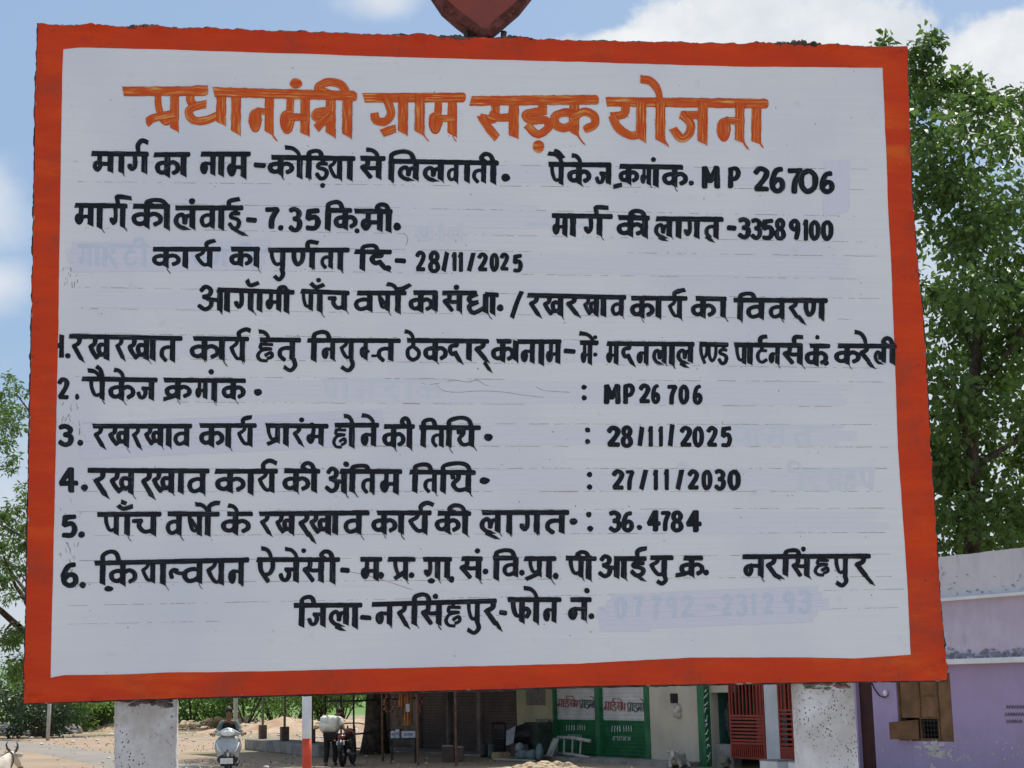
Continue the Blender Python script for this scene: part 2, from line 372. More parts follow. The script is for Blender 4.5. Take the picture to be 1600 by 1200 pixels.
def build_posts(root):
    m = bpy.data.materials.new('whitewashed_concrete'); m.use_nodes = True; nt = m.node_tree; b = nt.nodes['Principled BSDF']
    tc = N(nt, 'ShaderNodeTexCoord').outputs['Object']
    n1 = N(nt, 'ShaderNodeTexNoise', {'Vector': tc, 'Scale': 7.0, 'Detail': 7.0, 'Roughness': .65}).outputs[0]
    n2 = N(nt, 'ShaderNodeTexNoise', {'Vector': tc, 'Scale': 60.0, 'Detail': 5.0, 'Roughness': .6}).outputs[0]
    vo = N(nt, 'ShaderNodeTexVoronoi', {'Vector': N(nt, 'ShaderNodeMapping', {'Vector': tc, 'Scale': (170, 170, 120)}).outputs[0], 'Scale': 1.0}).outputs['Distance']
    msk = sstep(nt, N(nt, 'ShaderNodeTexNoise', {'Vector': tc, 'Scale': 16.0, 'Detail': 4.0}).outputs[0], .38, .56)
    pit = math_(nt, 'MULTIPLY', sstep(nt, vo, .30, .15), msk)
    z = N(nt, 'ShaderNodeSeparateXYZ', {0: tc}).outputs[2]
    col = mixc(nt, sstep(nt, n1, .35, .7), (.83, .785, .765), (.68, .64, .62))
    col = mixc(nt, sstep(nt, n2, .55, .75, 0, .5), col, (.50, .47, .46))
    stain = math_(nt, 'MULTIPLY', sstep(nt, z, 1.44, 1.66), sstep(nt, n1, .3, .62))
    col = mixc(nt, math_(nt, 'MULTIPLY', stain, .75), col, (.40, .33, .27))
    col = mixc(nt, pit, col, (.07, .06, .06))
    nt.links.new(col, b.inputs['Base Color']); b.inputs['Roughness'].default_value = .9
    h = math_(nt, 'SUBTRACT', math_(nt, 'MULTIPLY', n2, .5), pit)
    nt.links.new(N(nt, 'ShaderNodeBump', {'Strength': .6, 'Distance': .004, 'Height': h}).outputs[0], b.inputs['Normal'])
    for k, (xa, xb, ya, yb, wob) in enumerate(((176, 274, 1090, 1330, 1.4), (1250, 1340, 1064, 1330, .8))):
        mb = MB(); vs = []; rows = 44; ring = []
        dep = .055
        for j in range(rows + 1):
            t = j / rows
            px0 = xa + (0 if k == 0 else 7 * (t * (yb - ya)) / 135); px1 = xb + (0 if k == 0 else 8.5 * (t * (yb - ya)) / 135)
            y = ya - 2 + (yb - ya + 2) * t
            a, c = BB(px0, y, -.022), BB(px1, y, -.022)
            ring = []
            for i in range(13): ring.append(a.lerp(c, i / 12))
            for i in range(1, 8): ring.append(c - NB * dep * i / 8)
            for i in range(13): ring.append((c - NB * dep).lerp(a - NB * dep, i / 12))
            for i in range(1, 8): ring.append(a - NB * dep * (1 - i / 8))
            mid = (a + c) / 2 - NB * dep / 2
            for i, p in enumerate(ring):
                d = p - mid; d.z = 0
                cor = 1 if i in (0, 12, 20, 32) else 0
                s = 1 - (.055 if cor else 0) + .012 * wob * nz(i * .9, j * .6, k) + (.03 * wob * min(0, nz(j * .8, i * .2, k + 5)) if i in (11, 12, 13) else 0)
                vs.append(mid + d * s)
        R = len(ring); fs = []
        for j in range(rows):
            for i in range(R): fs.append((j * R + i, (j + 1) * R + i, (j + 1) * R + (i + 1) % R, j * R + (i + 1) % R))
        fs.append(tuple(range(R))); mb.add(vs, fs)
        o = mb.build('post', m, root, smooth=True)
        o['label'] = ('pitted grey white concrete post under the left end of the board', 'brown stained white concrete post under the right end of the board')[k]
        mb = MB(); rng = random.Random(k)
        for i in range(30):
            x = xa + 12 + (xb - xa - 20) * rng.random()
            mb.blob(BB(x, ya + 1 + rng.random() ** 2 * 12, -.0235), (.004 + .010 * rng.random(), .0035, .002 + .004 * rng.random()), i + 9 * k, .6, 2)
        mb.build('stained_joint', pmat('stained_joint', (.30, .24, .20) if k else (.16, .13, .12), .95, var=.5, scale=60, bump=.6, bscale=120), o, smooth=True)
build_posts(BOARD)
# ---------------------------------------------------------------- brush lettering: every stroke is a strip of paint laid over the one before
def smooth_path(pts, step=1.6):
    P = [pts[0]] + pts + [pts[-1]]; out = []
    for i in range(1, len(P) - 2):
        p0, p1, p2, p3 = P[i - 1], P[i], P[i + 1], P[i + 2]
        n = max(2, int(math.hypot(p2[0] - p1[0], p2[1] - p1[1]) / step))
        for k in range(n):
            t = k / n; t2, t3 = t * t, t * t * t
            out.append(tuple(.5 * (2 * p1[a] + (p2[a] - p0[a]) * t + (2 * p0[a] - 5 * p1[a] + 4 * p2[a] - p3[a]) * t2 + (3 * p1[a] - p0[a] - 3 * p2[a] + p3[a]) * t3) for a in (0, 1)))
    out.append(pts[-1]); return out
class Ink:
    def __init__(s, B, w, hr=.86, seed=0, base=.0006, step=.00003):
        s.B, s.w, s.hr, s.mb, s.rng, s.k, s.base, s.step = B, w, hr, MB(), random.Random(seed), 0, base, step; s.wisp = 0
    def stroke(s, pts, w=None, a='round', b='round', straight=False, taper=None):
        w = w or s.w; rng = s.rng; s.k += 1; off = s.base + (s.k % 30) * s.step
        if len(pts) == 2 or straight:
            path = []
            for p, q in zip(pts, pts[1:]):
                n = max(2, int(math.hypot(q[0] - p[0], q[1] - p[1]) / 2.2))
                path += [(p[0] + (q[0] - p[0]) * i / n, p[1] + (q[1] - p[1]) * i / n) for i in range(n)]
            path.append(pts[-1])
        else: path = smooth_path(pts)
        L = [0.0]
        for p, q in zip(path, path[1:]): L.append(L[-1] + math.hypot(q[0] - p[0], q[1] - p[1]))
        T = max(L[-1], .01); sd = rng.random() * 90; n = len(path); rows = []
        for i, p in enumerate(path):
            q0, q1 = path[max(0, i - 1)], path[min(n - 1, i + 1)]
            tx, ty = q1[0] - q0[0], q1[1] - q0[1]; l = math.hypot(tx, ty) or 1; tx /= l; ty /= l
            nx, ny = -ty, tx
            hw = .5 * w * (1 - (1 - s.hr) * abs(tx)) * (1 + .10 * nz(sd, L[i] * .09)); t = L[i] / T
            if taper: hw *= interp(taper, t)
            el = (1 + .09 * nz(sd + 3, L[i] * .45)); er = (1 + .09 * nz(sd + 7, L[i] * .45))
            rows.append([(p[0] + nx * hw * el, p[1] + ny * hw * el), (p[0] - nx * hw * er, p[1] - ny * hw * er), L[i], (tx, ty), hw])
        def cap(row, sgn, kind):
            (l_, r_, L_, (tx, ty), hw) = row; cx, cy = (l_[0] + r_[0]) / 2, (l_[1] + r_[1]) / 2; nx, ny = (l_[0] - r_[0]) / 2, (l_[1] - r_[1]) / 2
            res = []
            if kind == 'round':
                j = rng.uniform(-.12, .12)
                for e, f in ((.22, .93), (.42, .72), (.54, .40)):
                    res.append([(cx + sgn * tx * hw * e * 1.15 + nx * (f + j), cy + sgn * ty * hw * e * 1.15 + ny * (f + j)), (cx + sgn * tx * hw * e * 1.15 - nx * (f - j), cy + sgn * ty * hw * e * 1.15 - ny * (f - j)), L_ + sgn * hw * e])
            elif kind == 'flat':
                j = rng.uniform(-.35, .35)
                res.append([(l_[0] + sgn * tx * hw * (.25 + j), l_[1] + sgn * ty * hw * (.25 + j)), (r_[0] + sgn * tx * hw * (.25 - j), r_[1] + sgn * ty * hw * (.25 - j)), L_ + sgn * hw * .2])
            elif kind == 'spike':                       # brush lifted towards the lower right
                e = rng.uniform(.75, 1.25)
                R_, Lf = (l_, r_) if l_[0] > r_[0] else (r_, l_)
                sw = l_[0] > r_[0]
                for f, g in ((.35, .18), (.75, .50), (1.25, .90)):
                    a_ = (R_[0] + tx * hw * f * e + .02 * f, R_[1] + ty * hw * f * e); b_ = (Lf[0] + (R_[0] - Lf[0]) * g + tx * hw * f * e * .72, Lf[1] + (R_[1] - Lf[1]) * g + ty * hw * f * e * .72)
                    res.append([a_, b_, L_ + hw * f] if sw else [b_, a_, L_ + hw * f])
            elif kind == 'tail':
                for f, g in ((.8, .62), (1.7, .30), (2.5, .06)):
                    x, y = cx + tx * hw * f + .25 * hw * f, cy + ty * hw * f
                    res.append([(x + nx * g, y + ny * g), (x - nx * g, y - ny * g), L_ + hw * f])
            return res
        seq = [r[:3] for r in cap(rows[0], -1, a)][::-1] + [r[:3] for r in rows] + [r[:3] for r in cap(rows[-1], 1, b)]
        vs, uvs, fs = [], [], []; u0 = rng.random() * 500
        for i, (l_, r_, L_) in enumerate(seq):
            o = off + .00002 * i / len(seq)
            vs += [s.B(l_[0], l_[1], o), s.B((l_[0] + r_[0]) / 2, (l_[1] + r_[1]) / 2, o + .00001), s.B(r_[0], r_[1], o)]
            uvs += [(u0 + L_ / 9, 0), (u0 + L_ / 9, .5), (u0 + L_ / 9, 1)]
            if i:
                k = i * 3; fs += [(k - 3, k - 2, k + 1, k), (k - 2, k - 1, k + 2, k + 1)]
        s.mb.add(vs, fs, uvs)
        if b == 'spike' and s.wisp and rng.random() < s.wisp:      # hairs of the brush drag on past the stroke
            x, y = path[-1]; q = rng.uniform(-.1, .5) * w; L_ = rng.uniform(.5, 1.3) * w
            s.stroke([(x + q * .6, y - .3 * w), (x + q + .1 * w, y + L_ * .5), (x + q + L_ * .45, y + L_)], w * rng.uniform(.10, .2), 'flat', 'tail')
    def dot(s, x, y, r, rx=None):
        s.k += 1; o = s.base + (s.k % 30) * s.step; sd = s.rng.random() * 50; n = 14; u0 = s.rng.random() * 500
        pts = [(x + (rx or r) * math.cos(q) * (1 + .22 * nz(math.cos(q), math.sin(q), sd)), y + r * math.sin(q) * (1 + .22 * nz(math.cos(q), math.sin(q), sd + 5))) for q in [2 * math.pi * i / n for i in range(n)]]
        vs = [s.B(x, y, o)] + [s.B(a, b, o) for a, b in pts]
        s.mb.add(vs, [(0, i + 1, (i + 1) % n + 1) for i in range(n)], [(u0, .5)] + [(u0 + (a - x) / 9, .5 + (b - y) / (2.4 * r)) for a, b in pts])
# letters: strokes in a box, x 0..1 left edge to stem, y 0 head line .. 1 foot; '|' is a foot-cut stroke
GL = {
 'm': "|1,0 1,1;.34,.02 .31,.52;.34,.5 .08,.55 .04,.78 .2,.95 .36,.72 .34,.56;.3,.6 1,.6",
 'n': "|1,0 1,1;1,.5 .45,.48;.42,.46 .12,.56 .08,.82 .26,.97 .40,.74 .34,.52",
 'k': "|.5,0 .5,1;.52,.5 .3,.4 .04,.52 .06,.8 .28,.9 .54,.68;.5,.52 .75,.38 .97,.52 .98,.78 .78,.93",
 'q': "|.62,0 .62,1;.64,.5 .36,.4 .05,.52 .07,.8 .32,.9 .66,.68;.62,.55 1,.62",
 'g': "|1,0 1,1;.36,.02 .40,.45 .34,.78 .14,.88;.3,.86 .08,.80 .04,.64",
 'p': "|1,0 1,1;.06,.02 .1,.42 .34,.80 .62,.86;.5,.86 1,.76",
 'y': "|1,0 1,1;.56,.02 .46,.24 .06,.42;.05,.40 .24,.68 .58,.95 1,.88",
 's': "|1,0 1,1;.36,.02 .34,.34 .04,.48;.04,.46 .26,.70 .52,1.0;.3,.42 .5,.52 1,.5",
 'r': ".62,.02 .58,.28 .08,.44;.06,.42 .36,.66 .78,1.0^",
 'l': "|1,0 1,1;.54,.8 .5,.5 .34,.36 .08,.5 .04,.8 .26,1.02 .52,1.1^;.52,.82 .62,.5 .8,.42 1,.5",
 'v': "|1,0 1,1;1,.46 .6,.38 .14,.5 .06,.76 .3,.96 .7,.9 1,.72",
 't': "|1,0 1,1;1,.44 .5,.42 .14,.54 .1,.82 .42,1.04",
 'j': "|1,0 1,1;1,.48 .34,.46;.38,.46 .56,.66 .44,.94 .18,.96 .04,.72",
 'N': "|1,0 1,1;.04,.02 .04,.5 .2,.86 .42,.7 .5,.4 .5,.02",
 'Q': ".05,.02 .05,.55 .38,.90 .82,.62 .9,.02",
 'd': ".62,.02 .6,.3;.62,.3 .2,.34 .08,.6 .26,.86 .5,.78;.5,.74 .64,.98 .85,1.26^",
 'D': ".6,.02 .6,.26;.92,.28 .3,.28 .22,.46 .66,.54 .92,.68 .78,.94 .4,1.0 .08,.78",
 'A': ".12,.06 .32,-.14 .56,.0 .5,.26 .22,.36;.24,.38 .56,.5 .56,.82 .3,.98 .02,.80;.4,.46 1,.54;|1,0 1,1",
 'c': "|1,0 1,1;.02,.36 .42,.34;.40,.34 .30,.62 .56,.92 1,.84",
 'S': "|1,0 1,1;.06,.02 .1,.42 .34,.82 .62,.86;.5,.86 1,.76;.22,.30 .92,.86",
 'T': ".3,.0 .12,.16 .2,.36 .5,.36;.42,.34 .12,.5 .2,.84 .6,.94 1,.74;|1,0 1,1",
 'x': "|1,0 1,1;.32,.02 .28,.32 .04,.46;.04,.44 .18,.7 .42,.98;.98,.4 .62,.36 .52,.58 .68,.84 1,.7;.36,.92 .62,.82",
 'h': ".52,.02 .5,.22;.94,.24 .24,.22;.26,.22 .22,.42 .6,.44 .88,.46;.88,.46 .3,.54 .06,.80 .22,1.02 .6,1.06;.52,.78 .86,.64 .92,.84 .66,.94",
 'o': ".5,.02 .5,.3;.5,.3 .12,.46 .1,.8 .42,1.0 .84,.88 .92,.58 .56,.34",
 'w': ".5,.02 .5,.28;.94,.34 .4,.32 .1,.56 .2,.9 .56,1.0 .96,.86",
 'H': "|1,0 1,1;.12,.3 .12,.06 .4,.06 .42,.34 .3,.46;.34,.42 .14,.66 .42,.96 1,.86",
 'b': "|1,0 1,1;.14,.02 .3,-.12 .42,.1 .36,.55;.34,.55 .06,.58 .04,.8 .22,.94 .36,.72;.3,.6 1,.6",
 'E': ".06,.02 .08,.42 .28,.70 .62,1.0;.96,.02 .95,.40 .70,.66 .34,.70",
 'f': "|.58,0 .58,1;.04,.02 .08,.42 .24,.74 .58,.76;.6,.52 .82,.42 .98,.58 .84,.82",
 'z': ".5,.46 .22,.42 .02,.56 .1,.82;.2,.46 .6,.6 1,.6",
 '0': ".5,.03 .1,.2 .06,.7 .42,.98 .88,.78 .92,.28 .6,.04",
 '1': ".2,.2 .5,.05;.55,.0 .52,1",
 '2': ".08,.2 .4,.02 .86,.14 .78,.42 .14,.9;.1,.92 .95,.93",
 '3': ".06,.06 .45,.0 .88,.14 .78,.38 .42,.46;.42,.46 .92,.56 .86,.88 .46,1 .04,.86",
 '4': ".6,.02 .06,.64;.04,.66 1,.64;.66,.0 .66,1",
 '5': ".95,.04 .24,.08;.22,.06 .14,.44;.14,.46 .7,.38 .94,.64 .7,.94 .06,.94",
 '6': ".82,.04 .36,.12 .06,.5 .1,.86 .5,1 .9,.84 .84,.56 .46,.5 .14,.66",
 '7': ".04,.06 .92,.05;.92,.06 .5,.52 .42,1",
 '8': ".5,.46 .12,.32 .2,.06 .6,.0 .88,.16 .76,.38 .46,.46;.46,.46 .08,.62 .1,.9 .5,1 .92,.86 .84,.6 .5,.46",
 '9': ".84,.3 .6,.5 .2,.42 .1,.16 .5,.0 .86,.14 .9,.5 .7,.98",
 'M': ".06,.06 .04,1;.06,.06 .46,.72;.46,.72 .92,.04;.93,.04 .98,1",
 'P': ".12,.04 .1,1;.1,.06 .7,.02 .96,.26 .7,.54 .14,.58",
 'B': ".3,.6 1,.6",
}
GL = {k: [(q[0] == '|', q[-1] == '^', [tuple(map(float, p.split(','))) for p in q.strip('|^').split()]) for q in v.split(';')] for k, v in GL.items()}
def write(ink, word, title=False):
    head, body = word.split(':', 1); x0, x1, y0, y1, base = map(float, head.split())
    ybar = lambda x: y0 + (y1 - y0) * ((x - x0) / (x1 - x0) if x1 != x0 else 0)
    w = ink.w
    for tok in body.split():
        f = tok.split(','); c = f[0]; a = [float(q) for q in f[1:]]
        if c == 'a':                                       # plain stem
            ink.stroke([(a[0], ybar(a[0])), (a[0] - .5, a[1] if len(a) > 1 else base)], w, 'flat', 'spike')
        elif c == 'i':                                     # short i: stem xs, arc to xr, top y
            xs, xr, yt = a[:3]; yb = a[3] if len(a) > 3 else base; xm = (xs + xr) / 2
            ink.stroke([(xr, ybar(xr)), (xr - .14 * (xr - xs), yt + .35 * (ybar(xr) - yt)), (xm, yt + w * .3), (xs + .02 * (xr - xs), yt + .42 * (ybar(xs) - yt)), (xs, ybar(xs))], w * .85)
            ink.stroke([(xs, ybar(xs) - 2), (xs - 1, yb)], w, 'flat', 'spike')
        elif c == 'I':                                     # long i: arc from xl over to stem xs
            xl, xs, yt = a[:3]; yb = a[3] if len(a) > 3 else base; h = ybar(xs) - yt
            ink.stroke([(xl + .38 * (xs - xl), ybar(xl) - .05 * h), (xl, yt + .55 * h), (xl + .32 * (xs - xl), yt + w * .3), (xl + .78 * (xs - xl), yt + .34 * h), (xs, ybar(xs))], w * .85)
            ink.stroke([(xs, ybar(xs) - 3), (xs - .5, yb)], w, 'flat', 'spike')
        elif c == 'e':                                     # flag from stem x to tip
            xe, xt, yt = a[:3]; ye = ybar(xe)
            ink.stroke([(xt, yt), (xt + .5 * (xe - xt), yt + .10 * (ye - yt)), (xt + .86 * (xe - xt), yt + .48 * (ye - yt)), (xe, ye)], w * .82, 'flat', 'round', taper=[(0, 1.1), (.35, 1), (1, .72)])
        elif c == 'R':                                     # reph: hook over a stem
            xs, xt, yt, xr, yr = a; ys = ybar(xs)
            ink.stroke([(xs, ys), (xs - 1.5, ys + .55 * (yt - ys)), (xt, yt + w * .3), (xr, yr)], w * .85, 'round', 'flat', taper=[(0, .8), (.6, 1.1), (1, 1)])
        elif c == 'u':
            x, ya, xl, yb = a; ink.stroke([(x, ya), (x + 2, ya + .55 * (yb - ya)), (x - .35 * (x - xl), yb), (xl, yb - .32 * (yb - ya))], w * .8, 'round', 'flat')
        elif c == '.': ink.dot(a[0], a[1], a[2], a[3] if len(a) > 3 else None)
        elif c == '-': ink.stroke([(a[0] + 3, a[2]), (a[1] - 3, a[2] + 1)], w * 1.02, 'round', 'round')
        elif c == 's' and len(a) > 3: ink.stroke([(a[k], a[k + 1]) for k in range(0, len(a), 2)], w * .85, 'flat', 'flat')
        elif c == 't2': ink.stroke([(a[k], a[k + 1]) for k in range(0, len(a), 2)], w * .7, 'flat', 'tail')
        elif c == 'J': ink.stroke([(a[0], ybar(a[0])), (a[1], ybar(a[1]))], w, 'flat', 'flat')
        elif c[0] == '#':                                  # a numeral or Latin letter in its own box
            xl, xr, yt, yb = a; cw = min(1.0, max(.72, .42 + .27 * (xr - xl) / w)); xl += 1; xr -= 1
            for sp, tl, P in GL[c[1:]]: ink.stroke([(xl + px * (xr - xl), yt + py * (yb - yt)) for px, py in P], w * cw, 'round', 'round')
        else:
            xl, xr = a[0], a[1]; yb = a[2] if len(a) > 2 else base; xl += w * .26
            ratio = (xr - xl) / w; cw = min(.86, max(.5, .37 + .17 * ratio)) * {'h': .8, 'r': 1.3, 'D': 1.12, 'v': 1.08, 'E': 1.1, 'd': 1.15, 't': 1.08}.get(c, 1); sw = min(1.0, max(.7, .58 + .17 * ratio))
            for sp, tl, P in GL[c]:
                pts = []
                for px, py in P:
                    x = xl + px * (xr - xl); yt = ybar(x); pts.append((x + (-.6 if sp and py == 1 else 0), yt + py * (yb - yt)))
                ink.stroke(pts, w * (sw if sp else cw), 'flat' if sp else 'round', 'spike' if sp else 'tail' if tl else 'round')
    if x1 > x0: ink.stroke([(x0 + 2, ybar(x0)), (x1 - 3, ybar(x1))], w * 1.0, 'flat', 'round')
